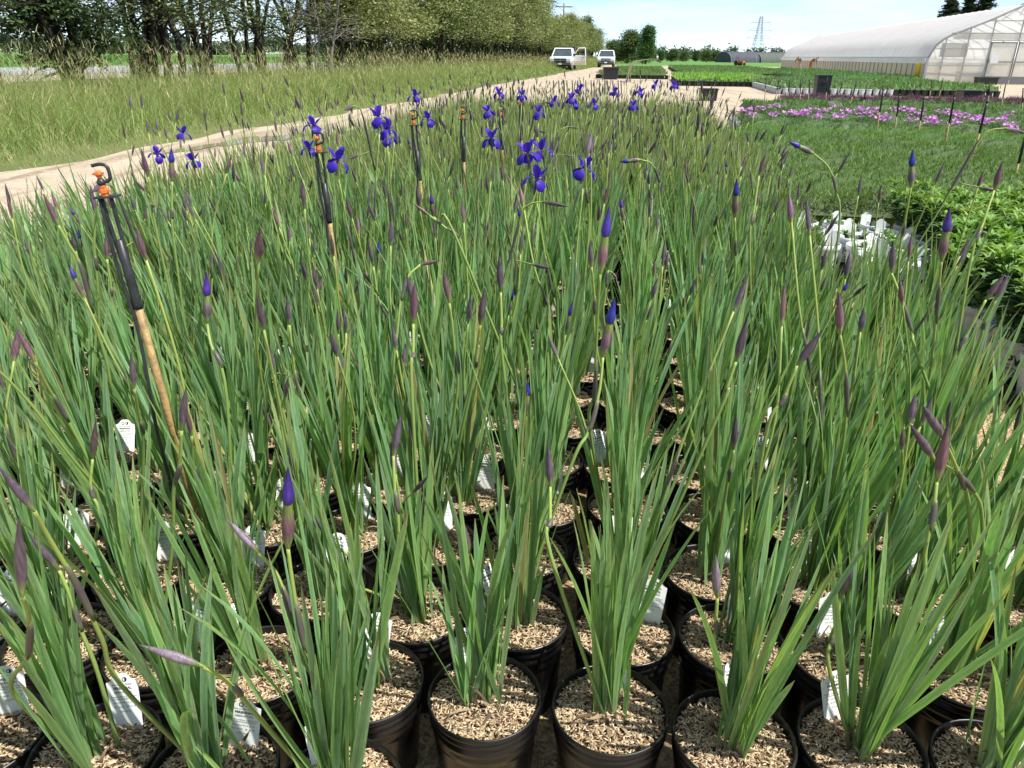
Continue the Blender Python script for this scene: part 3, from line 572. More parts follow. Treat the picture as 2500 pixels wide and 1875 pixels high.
for k in order:
    if k not in single: continue
    c = cells[k]; r = c['r']; i, j = k
    row = 'front row' if j == 0 else ('short row before the front row' if j == -1 else ('half-seen row at the bottom edge' if j == -2 else f'{ordw(j+1)} row from the front'))
    side = f'{ordw(I1-i+1)} pot from the right end' if i > -3 else f'{ordw(i-I0+1)} pot from the left end'
    what = 'iris with open violet flower' if c['fl'] else 'potted iris'
    t = thing('potted_iris', f'{what}, {row}, {side}', 'potted plant', (c['x'], c['y'], 0.016), 0, 'potted irises standing in rows in the bed')
    is_near = k in near; ln = lean_of(c['x'])
    obj('pot', POT_ME[0 if is_near else 1], t, rotz=r.uniform(0, 6.28))
    mix = obj('potting_mix', SOIL_ME, t, (0, 0, SOIL_Z))
    stuff(obj('hull_mulch', (HULL_ME if is_near else HULL_LO)[int(r.integers(4 if is_near else 2))], mix, (0, 0, .001), r.uniform(0, 6.28)))
    # the tag stands at the back of the pot, facing the aisle
    ta = r.normal(.2, .5); tg = obj('plant_tag', TAG_ME, t); tg.matrix_basis = Matrix.Translation((.066*math.sin(ta), .066*math.cos(ta)*.9, SOIL_Z+.004)) @ Matrix.Rotation(.15-ta*.4 + r.normal(0, .12), 4, 'Z') @ Matrix.Rotation(r.normal(-.3, .1), 4, 'X') @ Matrix.Rotation(r.normal(0, .08), 4, 'Y')
    if c['d'] < 3.2: obj('tag_print', PRINT_ME, tg)
    LN = Matrix.Rotation(ln, 4, 'Y')
    if is_near:
        stuff(obj('withered_leaves', DEAD[int(r.integers(3))], t, (0, 0, SOIL_Z), r.uniform(0, 6.28)))
        LS = 1.0 if j < 2 else 1.12
        for p in clump_params(r, int(r.integers(29, 40))):
            o = obj('leaf', leaf_me(p['g'], p['bend']), t)
            o.matrix_basis = Matrix.Translation((0, 0, SOIL_Z-.004)) @ LN @ rotm(p['az'], p['lean'], p['spin'], (p['bx'], p['by'], 0), (p['L']*LS/.5, p['W']/.014, p['L']*LS/.5))
    else:
        o = stuff(obj('leaf_clump', CLUMPS[int(r.integers(14))], t)); s = r.uniform(1.0, 1.2); o.matrix_basis = Matrix.Translation((0, 0, SOIL_Z-.004)) @ LN @ Matrix.Rotation(r.uniform(0, 6.28), 4, 'Z') @ Matrix.Scale(s, 4)
    for h in c['hero']:
        o0 = np.array(t.location); b0 = np.array([r.normal(0, .012), r.normal(0, .012), SOIL_Z])
        path = [b0] + [p-o0 for p in h['pts'][::-1] if p[2] > SOIL_Z+.16] + [h['bud']-o0]
        st = stem_mb(path, .0036, .0025, 7, 6, True, r).build('flower_stem', M_STEM, t, smooth=True)
        bud_mb(h['bud']-o0, h['tip']-o0, {'blue': .0078, 'purple': .0068, 'lav': .0072}[h['kind']]*min(1.1, max(.6, h['bl']/.07)), h['kind'], r, 9).build('bud', M_BUD, st, smooth=True)
    for p in c['fl']: add_flower(t, p, k, c['d'] < 4.6)
    ns = int(r.choice([0, 1, 1, 2, 2] if is_near else [0, 1, 1, 2])) if j > 0 else 0
    if c['hero']: ns = min(ns, 1)
    for q in range(ns):
        sm, bm = STEMS[int(r.integers(26))]; o = obj('flower_stem', sm, t); o.matrix_basis = Matrix.Translation((0, 0, SOIL_Z)) @ LN @ Matrix.Rotation(r.uniform(0, 6.28), 4, 'Z') @ Matrix.Scale(r.uniform(.85, 1.1), 4)
        for b in bm: obj('bud', b, o)
# the rest of the bed, too small to tell pot from pot
FARC = [clump_mb(np.random.default_rng(400+k), 3, 2, n=48, ridge=0) for k in range(8)]
FARS = []
for k in range(14):
    st, bs = rand_stem(np.random.default_rng(500+k), n=4, per=2)
    for b in bs: st.merge(b)
    FARS.append(st.flat())
potlo = lathe(MB(), [(.08, 0), (.09, .13), (.097, .15), (.099, .19), (.092, .19), (.09, .17)], 10, (.013, .013, .014), cap=False); potlo.add([(0.09*math.cos(a), .09*math.sin(a), .172) for a in np.arange(10)*.6283], [tuple(range(10))], (.36, .26, .15)); potlo.flat()
tagm = MB(); tagm.add([(-.026, .06, .17), (.026, .06, .17), (.026, .065, .25), (0, .065, .262), (-.026, .065, .25)], [(0, 1, 2, 3, 4)], (.74, .75, .72)); tagm.flat()
fl_, fs_, fp_ = MB(), MB(), MB()
for k in order:
    if k in single: continue
    c = cells[k]; r = c['r']; LN = Matrix.Translation((c['x'], c['y'], .016+SOIL_Z)) @ Matrix.Rotation(lean_of(c['x']), 4, 'Y')
    fl_.merge(FARC[int(r.integers(8))], LN @ Matrix.Rotation(r.uniform(0, 6.28), 4, 'Z') @ Matrix.Scale(r.uniform(1.0, 1.22), 4), tint=r.uniform(.85, 1.15))
    fp_.merge(potlo, Matrix.Translation((c['x'], c['y'], .016))); fp_.merge(tagm, Matrix.Translation((c['x'], c['y'], .016)))
    for q in range(int(r.choice([0, 1, 1, 2]))): fs_.merge(FARS[int(r.integers(14))], LN @ Matrix.Rotation(r.uniform(0, 6.28), 4, 'Z') @ Matrix.Scale(r.uniform(.9, 1.15), 4))
fld = tag(fl_.build('iris_field', M_LEAF, smooth=True), 'mass of green iris leaves filling the far part of the bed', 'iris field', kind='stuff')
stuff(fs_.build('flower_stems', M_STEM, fld, smooth=True)); stuff(fp_.build('pots', M_PAINT, fld))
# hulls spilled on the floor between and beside the pots
lit = MB()
for (u0, u1, v0, v1, n_) in ((OU+1.28, OU+1.75, OV+.5, OV+4.2, 9000), (OU-1.0, OU+1.3, OV-.25, OV+.9, 7000)):
    hf = hull_field(np.random.default_rng(77+n_), n_, rect=(u0, u1, v0, v1), z=.017, zj=.006, size=1.2, dark=.12).flat()
    v = hf.v[0]; xy = v[:, :1]*UV_U + v[:, 1:2]*UV_V; hf.v[0] = np.concatenate([xy, v[:, 2:]], 1); lit.merge(hf)
tag(lit.build('hull_litter', M_HULL), 'pale rice hulls scattered on the floor between the pots', 'litter', kind='stuff')

# ------------------------------------------------------------------ sprinkler stakes
def sprinkler(top, mid, bot, z, label, k=.85):
    """top: bridge, mid: where the black fork ends, bot: a low point of the cane (picture points of the photograph), z metres away"""
    T_, M_, B_ = [at(*(np.array(p)*D), Y=z) for p in (top, mid, bot)]
    ax = T_-B_; ax /= np.linalg.norm(ax); base = B_ - ax*((B_[2]-.016)/ax[2])
    t = thing('sprinkler_stake', label, 'sprinkler', tuple(base), 0, 'sprinklers on canes in the iris bed'); Lg = float(np.linalg.norm(T_-base)); Lm = float(np.linalg.norm(M_-base)); hb = Lg-.072*k
    xa = np.array([1., 0, 0]) - ax*ax[0]; xa /= np.linalg.norm(xa); q = Matrix(np.stack([xa, np.cross(ax, xa), ax], 1).tolist()).to_4x4()
    qs = q @ Matrix.Diagonal((k, k, 1, 1)); qh = q @ Matrix.Translation((0, 0, hb)) @ Matrix.Scale(k, 4)
    def put(mb, name, mat, sm=True, m=qs): o = mb.build(name, mat, t, smooth=sm); o.matrix_basis = m; return o
    mb = MB(); zz = [0, .24, .245, .25, .52, .525, .53, Lm+.01]; rr = [.0102, .0102, .0112, .0102, .0099, .0109, .0099, .0097]
    zz = [min(a, Lm+.01-.001*(7-n_)) for n_, a in enumerate(zz)]; lathe(mb, list(zip(rr, zz)), 12); put(mb, 'cane', M_CANE)
    for s in (-1, 1): mb = MB(); tube(mb, smooth_path([(s*.004, 0, Lm-.03), (s*.0065, .001, Lm+.05), (s*.010-.002, 0, hb-.05), (s*.0115-.003, 0, hb)], 4), .0048, 7); put(mb, 'fork_prong', M_TUBE)
    mb = MB(); lathe(mb, [(.0108, Lm-.01), (.0114, Lm+.0), (.0112, Lm+.05), (.0122, Lm+.055), (.0112, Lm+.06), (.0092, Lm+.12)], 12); put(mb, 'socket', M_TUBE)
    mb = MB(); tube(mb, smooth_path([(-.016, -.004, hb), (-.020, -.006, hb-.12), (-.012, -.008, hb-.24), (-.022, -.018, hb-.38), (-.034, -.02, hb-.52), (-.03, -.02, .02)], 5), .0046, 7); put(mb, 'feed_tube', M_TUBE)
    mb = MB(); box(mb, -.027, .027, -.014, .014, 0, .004); put(mb, 'plate', M_TUBE, False, qh)
    mb = MB(); lathe(mb, [(.0085, .004), (.0085, .010), (.0108, .011), (.0108, .019), (.0075, .0205), (.0085, .026), (.006, .028)], 7, axis_loc=(-.004, 0, 0)); box(mb, -.017, .009, -.004, .004, .0125, .0175); put(mb, 'lower_nozzle', M_ORANGE, False, qh)
    mb = MB(); lathe(mb, [(.0045, .044), (.0065, .048), (.0098, .052), (.0098, .057), (.0055, .061)], 6, axis_loc=(-.006, 0, 0)); box(mb, -.019, .006, -.003, .003, .0525, .0565); put(mb, 'upper_nozzle', M_ORANGE, False, qh)
    mb = MB(); lathe(mb, [(.006, .028), (.009, .031), (.010, .036), (.0075, .041), (.004, .045)], 10, axis_loc=(-.005, 0, 0))
    tube(mb, smooth_path([(-.002, 0, .035), (.010, 0, .036), (.0185, 0, .044), (.0195, 0, .060), (.0155, 0, .071), (.002, 0, .075), (-.016, 0, .073)], 5), .0040, 7); put(mb, 'bridge', M_TUBE, True, qh)
    return t
sprinkler((213, 358), (310, 655), (372, 925), 1.36, 'nearest sprinkler with orange nozzles on a black fork and bamboo cane', .76)
sprinkler((686, 288), (712, 475), (722, 552), 2.55, 'second sprinkler from the left, on a slim cane among the irises')
sprinkler((893, 240), (905, 385), (912, 440), 3.55, 'third sprinkler from the left, just beside violet iris flowers')
sprinkler((1001, 232), (1003, 345), (1003, 380), 4.3, 'fourth sprinkler from the left, its black tube above the leaves')
sprinkler((1083, 230), (1085, 320), (1086, 350), 5.6, 'fifth sprinkler from the left, slim and dark among distant irises')
sprinkler((1127, 208), (1127, 300), (1127, 330), 5.9, 'sixth sprinkler from the left, rightmost of those in the irises')

# ------------------------------------------------------------------ beds to the right of the aisle
def scatter_blades(mb, r, n, pos, hgt, wid, lean, cols, bend=0.4, two=False):
    """n thin blades: pos (n,3), heights, widths; each two stacked quads narrowing to a point"""
    az = r.uniform(0, 6.283, n); ln = np.abs(r.normal(0, lean, n)); sp = r.uniform(0, 6.283, n)
    d = np.stack([np.cos(az)*np.sin(ln), np.sin(az)*np.sin(ln), np.cos(ln)], 1); s = np.stack([np.cos(sp), np.sin(sp), np.zeros(n)], 1)
    o = np.stack([np.cos(az), np.sin(az), -0.35*np.ones(n)], 1)*(hgt*bend*r.uniform(.1, 1, n))[:, None]
    h = hgt[:, None]; wv = wid[:, None]/2
    V = np.stack([pos-s*wv, pos+s*wv, pos+d*h*.55+o*.25-s*wv*.8, pos+d*h*.55+o*.25+s*wv*.8, pos+d*h+o], 1).reshape(-1, 3)
    i = np.arange(n)[:, None]*5
    mb.add(V, i+np.array([0, 1, 3, 2]), np.repeat(cols, 5, axis=0)); mb.f.append(i+np.array([2, 3, 4])+mb.n-len(V)); return mb
def uvpos(r, n, u0, u1, v0, v1, z=0.0):
    u = r.uniform(u0, u1, n); v = r.uniform(v0, v1, n); return np.concatenate([u[:, None]*UV_U + v[:, None]*UV_V, np.full((n, 1), z)], 1), u, v
def colmix(r, n, *cs): C = np.array(cs)[r.integers(len(cs), size=n)]; return C*r.uniform(.75, 1.25, (n, 1))
# white printed pots with leafy plants, set in black carrier trays
WR, WH = .098, .185
wp = MB(); lathe(wp, [(WR*.78, 0), (WR*.90, WH*.7), (WR*.92, WH*.8), (WR*.97, WH*.82), (WR, WH*.88), (WR, WH*.99), (WR*.96, WH), (WR*.94, WH*.9), (WR*.90, WH*.85)], 32, cap=False)
WPOT_ME = wp.mesh('pot', M_WPOT, True)
def wrapped(mbt, sgn=1):
    mbt.flat(); v = mbt.v[0]; h = v[:, 1]; rr = WR*(.78+.171*h/(WH))+.0012; a = v[:, 0]/WR
    mbt.v[0] = np.stack([rr*np.sin(a), -rr*np.cos(a), h], 1); return mbt
def cut(mb_, n=3):                                     # split long faces so the print can follow the round pot
    bm = bmesh.new(); me = mb_.mesh('tmp', None); bm.from_mesh(me); bmesh.ops.triangulate(bm, faces=bm.faces); bmesh.ops.subdivide_edges(bm, edges=[e for e in bm.edges if e.calc_length() > .006], cuts=2)
    bm.verts.index_update(); o = MB(); o.add([v.co[:] for v in bm.verts], [tuple(v.index for v in f.verts) for f in bm.faces]); bm.free(); bpy.data.meshes.remove(me); return o
pr = MB()
pr.merge(text_mb('PW', .062, 0, .085, bold=.0009))
for x0 in (-.036, -.030, ): pr.add([(x0-.004, .0845, 0), (x0+.012, .0845, 0), (x0+.012, .0875, 0), (x0-.004, .0875, 0)], [(0, 1, 2, 3)])
pr.merge(text_mb('PROVEN', .019, 0, .062, bold=.0003)); pr.merge(text_mb('WINNERS', .019, 0, .044, bold=.0003))
pr2 = wrapped(cut(pr.flat())); PW_ME = pr2.mesh('pot_print', M_INK)
lf = MB(); lf.merge(text_mb('~', .05, -.002, .078)); lf = wrapped(cut(lf.flat())); LOGO_ME = lf.mesh('leaf_mark', plain('green_print', (.10, .26, .04)))
mb = MB(); box(mb, -.105, .105, -.105, .105, 0, .012); 
for s in (-1, 1): box(mb, -.105, .105, s*.105-.004, s*.105+.004, .012, .062); box(mb, s*.105-.004, s*.105+.004, -.101, .101, .012, .062)
TRAY_ME = mb.mesh('carrier_tray', M_BLACK)
def leafy_mb(seed, ns=15, h=.23):
    r = np.random.default_rng(seed); mb = MB()
    for s in range(ns):
        a, q = r.uniform(0, 6.28), .075*math.sqrt(r.random()); ln = r.uniform(.05, .5)*q/.07; H = h*r.uniform(.75, 1.15)
        P = smooth_path([(q*math.cos(a), q*math.sin(a), 0), (q*math.cos(a)*(1+ln), q*math.sin(a)*(1+ln), H*.5), (q*math.cos(a)*(1+2.2*ln), q*math.sin(a)*(1+2.2*ln), H)], 6)
        tube(mb, P, .0022, 4, (.14, .24, .05), cap=False)
        for k in range(3, len(P)):
            f = k/(len(P)-1)
            for m in range(3 if k < len(P)-1 else 6):
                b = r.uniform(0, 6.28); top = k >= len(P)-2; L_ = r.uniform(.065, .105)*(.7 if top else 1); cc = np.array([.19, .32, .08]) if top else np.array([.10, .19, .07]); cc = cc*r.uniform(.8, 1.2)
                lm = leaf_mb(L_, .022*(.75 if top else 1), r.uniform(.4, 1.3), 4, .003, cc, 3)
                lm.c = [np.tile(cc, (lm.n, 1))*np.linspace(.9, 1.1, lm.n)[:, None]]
                mb.merge(lm, rotm(b, (.55 if top else 1.0)+r.normal(0, .2), 0, tuple(P[k])))
    return mb.flat()
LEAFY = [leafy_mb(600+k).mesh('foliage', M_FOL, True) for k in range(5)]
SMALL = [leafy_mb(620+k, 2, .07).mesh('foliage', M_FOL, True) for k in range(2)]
def white_pot(u, v, leafy, label, r, tags=1, turn=None):
    x, y = w(u, v); t = thing('white_potted_plant', label, 'potted plant', (x, y, .016), 0, 'white printed pots beside the iris bed')
    obj('carrier_tray', TRAY_ME, t, (0, 0, 0), -TH); p = obj('pot', WPOT_ME, t, (0, 0, .014)); a0 = r.uniform(-.5, .5) if turn is None else turn
    for k in range(2): obj('pot_print', PW_ME, p, rotz=a0+k*math.pi); obj('leaf_mark', LOGO_ME, p, (0, 0, 0), a0+k*math.pi)
    m_ = obj('potting_mix', SOIL_ME, t, (0, 0, .17))
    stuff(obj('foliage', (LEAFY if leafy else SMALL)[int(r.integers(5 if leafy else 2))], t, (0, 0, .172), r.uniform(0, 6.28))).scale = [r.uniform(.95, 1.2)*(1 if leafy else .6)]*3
    for k in range(tags):
        tg = obj('plant_tag', TAG_ME, t); tg.matrix_basis = Matrix.Translation((r.normal(-.01, .035), -.04+r.normal(0, .035), .175)) @ Matrix.Rotation(r.normal(-.35, .3), 4, 'Z') @ Matrix.Rotation(r.normal(-.25, .1), 4, 'X') @ Matrix.Scale(1.15, 4)
    return t
r = np.random.default_rng(91); kk = 0
for b_ in range(0, 13):
    for a_ in range(-2, 13):
        if (a_ == -1 and b_ < 7) or (a_ == -2 and b_ < 9): continue
        u, v = OU + 1.74 + .226*a_, OV + 1.72 + .226*b_; leafy = not (b_ >= 7 and a_ < 1 or a_ < 0)
        x, y = w(u, v); px, py, z = proj((x, y, .3))
        if px > 2600 or py > 1000: continue
        leafword = 'white pot of bright leafy shoots' if leafy else 'sparse white pot with large tag'
        white_pot(u, v, leafy, f'{leafword}, {ordw(b_+1)} row past the aisle, {ordw(a_+3)} from irises', r, 1, turn=r.normal(-.5, .25))

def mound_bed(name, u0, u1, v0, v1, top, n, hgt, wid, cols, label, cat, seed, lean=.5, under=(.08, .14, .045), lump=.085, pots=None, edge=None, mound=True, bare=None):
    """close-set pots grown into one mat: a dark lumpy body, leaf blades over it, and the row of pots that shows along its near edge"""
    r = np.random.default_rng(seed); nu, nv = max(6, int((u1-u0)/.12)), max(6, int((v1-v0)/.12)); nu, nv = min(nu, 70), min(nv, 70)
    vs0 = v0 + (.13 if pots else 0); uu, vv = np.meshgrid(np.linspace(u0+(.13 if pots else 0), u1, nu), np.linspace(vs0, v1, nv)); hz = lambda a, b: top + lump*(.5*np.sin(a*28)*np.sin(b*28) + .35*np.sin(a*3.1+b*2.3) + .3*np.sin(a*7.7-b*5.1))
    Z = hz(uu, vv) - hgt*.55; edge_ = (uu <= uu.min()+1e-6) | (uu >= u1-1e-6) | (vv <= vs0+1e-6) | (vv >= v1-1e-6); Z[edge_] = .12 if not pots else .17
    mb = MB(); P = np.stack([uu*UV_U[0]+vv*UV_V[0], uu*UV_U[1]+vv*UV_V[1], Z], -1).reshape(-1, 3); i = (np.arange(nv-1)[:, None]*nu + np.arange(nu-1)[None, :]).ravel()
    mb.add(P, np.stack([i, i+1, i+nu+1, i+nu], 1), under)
    pos, u, v = uvpos(r, n, u0, u1, v0, v1); pos[:, 2] = hz(u, v) - hgt*.75
    if edge: 
        q = r.random(n) < edge; pos[q, :] = np.concatenate([r.uniform(u0, u1, (q.sum(), 1))*UV_U + (v0+r.exponential(.06, (q.sum(), 1)))*UV_V, r.uniform(.15, top, (q.sum(), 1))], 1)
    C = colmix(r, n, *cols); h = hgt*r.uniform(.5, 1.25, n)
    scatter_blades(mb, r, n, pos, h, wid*r.uniform(.7, 1.3, n), lean, C)
    o = tag(mb.build(name, M_FOL), label, cat, kind='stuff')
    if pots:
        pm = MB(); k = 0
        for (rows, step, pr_, ph, pc) in [pots]:
            for a in np.arange(u0+pr_, u1, step):
                for b in range(rows): x, y = w(a, v0+pr_+b*step); lathe(pm, [(pr_*.8, 0), (pr_*.95, ph*.85), (pr_, ph*.87), (pr_, ph)], 10, pc, axis_loc=(x, y, .012))
            for b in np.arange(v0+pr_, v1, step): x, y = w(u0+pr_, b); lathe(pm, [(pr_*.8, 0), (pr_*.95, ph*.85), (pr_, ph*.87), (pr_, ph)], 10, pc, axis_loc=(x, y, .012))
        stuff(pm.build('pots', M_PAINT, o))
    return o
BLK = (.014, .015, .017); GRY = (.30, .32, .35)
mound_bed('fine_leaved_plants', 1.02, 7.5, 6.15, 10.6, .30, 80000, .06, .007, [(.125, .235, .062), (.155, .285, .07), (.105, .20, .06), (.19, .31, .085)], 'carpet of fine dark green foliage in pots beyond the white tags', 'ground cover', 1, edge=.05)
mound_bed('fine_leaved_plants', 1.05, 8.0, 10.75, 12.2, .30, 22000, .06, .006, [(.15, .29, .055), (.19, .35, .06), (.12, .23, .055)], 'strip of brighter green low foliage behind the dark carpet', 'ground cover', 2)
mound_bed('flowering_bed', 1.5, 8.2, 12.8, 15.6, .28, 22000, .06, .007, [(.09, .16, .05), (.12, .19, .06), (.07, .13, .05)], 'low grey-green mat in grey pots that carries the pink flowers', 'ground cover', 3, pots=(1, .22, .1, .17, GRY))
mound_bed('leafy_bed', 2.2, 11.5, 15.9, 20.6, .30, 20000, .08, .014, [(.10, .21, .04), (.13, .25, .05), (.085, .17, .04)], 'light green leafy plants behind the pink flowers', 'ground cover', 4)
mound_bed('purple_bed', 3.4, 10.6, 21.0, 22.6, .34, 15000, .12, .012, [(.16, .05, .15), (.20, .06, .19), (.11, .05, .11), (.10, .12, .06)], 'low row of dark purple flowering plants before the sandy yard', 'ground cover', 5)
# pink flower clusters, one plant each
def pink_mb(seed):
    r = np.random.default_rng(seed); mb = MB(); n = int(r.integers(18, 32))
    for k in range(n):
        a, q = r.uniform(0, 6.28), .16*math.sqrt(r.random()); c = np.array([q*math.cos(a), q*math.sin(a), .30+r.uniform(0, .08)]); s = r.uniform(.020, .034); pk = np.array([.70, .30, .68])*r.uniform(.75, 1.2); tl = r.normal(0, .4, 2)
        bar(mb, (c[0]*.8, c[1]*.8, .2), tuple(c), .0022, 3, (.1, .17, .05)); V = [c]; Fc = []
        for p in range(10): rr = s*(1 if p % 2 else .62); e = p*.628; x, y = rr*math.cos(e), rr*math.sin(e); V.append(c+[x, y, .006+x*tl[0]+y*tl[1]]); Fc.append((0, 1+p, 1+(p+1) % 10))
        mb.add(V, Fc, pk)
    return mb.flat()
PINK = [pink_mb(640+k).mesh('flower_cluster', M_PETAL) for k in range(5)]
PFOL = []
for k in range(2):
    r = np.random.default_rng(660+k); n_ = 420; a = r.uniform(0, 6.28, n_); q = .15*np.sqrt(r.random(n_)); mb = MB()
    scatter_blades(mb, r, n_, np.stack([q*np.cos(a), q*np.sin(a), np.full(n_, .17)], 1), r.uniform(.05, .13, n_), np.full(n_, .009), .6, colmix(r, n_, (.09, .17, .05), (.12, .2, .06))); PFOL.append(mb.mesh('foliage', M_FOL))
r = np.random.default_rng(17); PX = [1825, 1850, 1880, 1905, 1935, 1965, 1990, 2015, 2040, 2070, 2100, 2125, 2150, 2185, 2215, 2235, 2270, 2300, 2325, 2350, 2385, 2435, 2460]
for n_, px in enumerate(PX):
    py = 263 + (px-1825)*.040 + r.choice([-7, 0, 9]) + r.normal(0, 3); p = at(px, py, .33); s = r.uniform(.75, 1.15)
    t = thing('pink_flowering_plant', f'{ordw(n_+1)} clump of pink flowers from the irises, counting along the pink row', 'flowering plant', (p[0], p[1], .012), r.uniform(0, 6), 'pink flowers in the row behind the green carpet')
    obj('pot', POT_ME[1], t); stuff(obj('foliage', PFOL[n_ % 2], t)); o = stuff(obj('flower_cluster', PINK[n_ % 5], t)); o.scale = (s, s, 1)
for n_, px in enumerate(PX[::2]):
    py = 276 + (px-1825)*.046 + r.normal(0, 4); p = at(px+9, py, .33); s = r.uniform(.6, .95)
    t = thing('pink_flowering_plant', f'{ordw(n_+1)} sparser pink clump from the irises, in front of the fuller pink row', 'flowering plant', (p[0], p[1], .012), r.uniform(0, 6), 'pink flowers before the main pink row')
    obj('pot', POT_ME[1], t); stuff(obj('foliage', PFOL[n_ % 2], t)); o = stuff(obj('flower_cluster', PINK[(n_*3+1) % 5], t)); o.scale = (s, s, 1)
# far blocks of potted stock in the sandy yard
def far_block(px0, px1, py, depth, cols, label, seed, pc=BLK, n=9000, top=.42, skew=0):
    a, b = at(px0, py), at(px1, py); u0, u1 = float(a[:2] @ UV_U), float(b[:2] @ UV_U); v0 = float((a[:2]+b[:2])/2 @ UV_V)
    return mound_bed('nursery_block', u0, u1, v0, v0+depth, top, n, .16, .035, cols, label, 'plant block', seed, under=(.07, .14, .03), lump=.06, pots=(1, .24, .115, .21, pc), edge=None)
LIM = [(.17, .34, .05), (.21, .40, .06), (.22, .38, .10)]; MIDG = [(.12, .23, .07), (.15, .27, .08), (.10, .19, .06)]
far_block(1450, 1628, 193, 34, [(.13, .22, .07), (.10, .18, .06), (.17, .24, .09)], 'block of green plants in black pots beside the dirt road', 31)
far_block(1652, 1885, 212, 11, LIM, 'block of bright lime green plants in black pots', 32)
far_block(1660, 1960, 188, 40, MIDG, 'wide block of mid green plants stretching toward the dark tunnels', 33, n=12000)
far_block(1900, 2160, 233, 11, [(.14, .22, .09), (.17, .26, .12), (.11, .18, .07)], 'block of pale green plants in light grey pots', 34, pc=(.5, .53, .56))
far_block(1965, 2240, 203, 30, MIDG, 'block of green plants along the side of the white greenhouse', 35)
far_block(2140, 2422, 237, 9, MIDG, 'block of green plants in black pots before the greenhouse end', 36, n=6000)
mound_bed('leafy_bed', 8.35, 14.5, 11.2, 19.5, .34, 14000, .14, .022, [(.11, .25, .045), (.14, .29, .05)], 'light green leafy plants at the right edge beyond the pink flowers', 'ground cover', 37)
# canes with drip tubes among the right-hand beds
def cane(px0, py0, px1, py1, label, hz=.28):
    B_ = at(px0, py0, hz); T_ = at(px1, py1, Y=B_[1]); ax = T_-B_; ax /= np.linalg.norm(ax); base = B_-ax*((B_[2]-.012)/ax[2]); Lg = float(np.linalg.norm(T_-base)); q = Vector(ax).to_track_quat('Z', 'Y').to_matrix().to_4x4()
    t = thing('sprinkler_cane', label, 'cane', tuple(base), 0, 'canes with sprinklers in the beds by the greenhouse')
    for nm, mat, prof in (('cane', M_CANE, [(.011, 0), (.011, Lg*.62)]), ('riser_tube', M_TUBE, [(.012, Lg*.58), (.013, Lg*.9), (.011, Lg*.955)]), ('nozzle', M_TUBE, [(.008, Lg*.955), (.014, Lg*.965), (.014, Lg*.985), (.006, Lg)])):
        o = lathe(MB(), prof, 7).build(nm, mat, t, smooth=True); o.matrix_basis = q
Z4 = lambda x, y: (1850+x/3.403, y/3.403)
CANES = [((995, 1045), (1045, 735)), ((1140, 1070), (1180, 780)), ((1335, 1095), (1385, 810)), ((1560, 1170), (1640, 780)), ((1800, 1270), (1910, 830)), ((2150, 1420), (2225, 1130)), ((875, 870), (905, 715)), ((770, 860), (820, 680)), ((672, 800), (702, 680)),
         ((565, 830), (580, 640)), ((420, 820), (432, 660)), ((350, 830), (360, 660)), ((245, 810), (270, 650)), ((150, 800), (180, 640)), ((60, 790), (72, 630)), ((2025, 870), (2060, 700)), ((2195, 900), (2205, 730)), ((1915, 840), (1925, 690)), ((1510, 790), (1540, 650)), ((1430, 790), (1450, 660))]
for n_, (a, b) in enumerate(CANES):
    cane(*Z4(*a), *Z4(*b), f'slim cane with dark sprinkler tube, {ordw(n_+1)} ' + ('of the near line behind the green carpet' if n_ < 6 else 'of the canes before the greenhouse'), .28 if n_ < 6 else .3)
for n_ in range(16):
    px = 1352 + n_*11 + (n_ % 3)*2; cane(px, 222, px-1, 196, f'thin cane standing at the far end of the irises, {ordw(n_+1)} from the road', .5)
# dark bins and boxes
def bin_(px, py, wd, h, label, hz=.3, lid=True):
    p = at(px, py, hz); t = thing('black_bin', label, 'bin', (p[0], p[1], .012), -TH+.1)
    mb = MB(); a, b = wd*.46, wd*.5
    V = [(sx*q, sy*q*.9, z) for q, z in ((a, 0), (b, h)) for sx, sy in ((-1, -1), (1, -1), (1, 1), (-1, 1))]; mb.add(V, [(3, 2, 1, 0), (0, 1, 5, 4), (1, 2, 6, 5), (2, 3, 7, 6), (3, 0, 4, 7)]); mb.build('body', M_BLACK, t)
    mb = MB(); box(mb, -b*1.06, b*1.06, -b*.98, b*.98, h, h+.03); mb.build('rim', M_BLACK, t)
    mb = MB(); box(mb, -.06, .06, -b*.9-.02, -b*.9, h*.8, h*.84); mb.build('handle', M_TUBE, t)
bin_(2003, 234, .36, .78, 'tall black plastic bin standing behind the pink flowers'); bin_(2362, 240, .42, .46, 'squat black bin near the sandy yard before the greenhouse'); bin_(1490, 192, .85, .62, 'dark crate standing before the block beside the road', .05); bin_(1728, 238, .5, .32, 'low dark box at the far end of the iris bed', .1); bin_(2405, 206, .9, .34, 'black crate on the sand by the greenhouse door', .02)

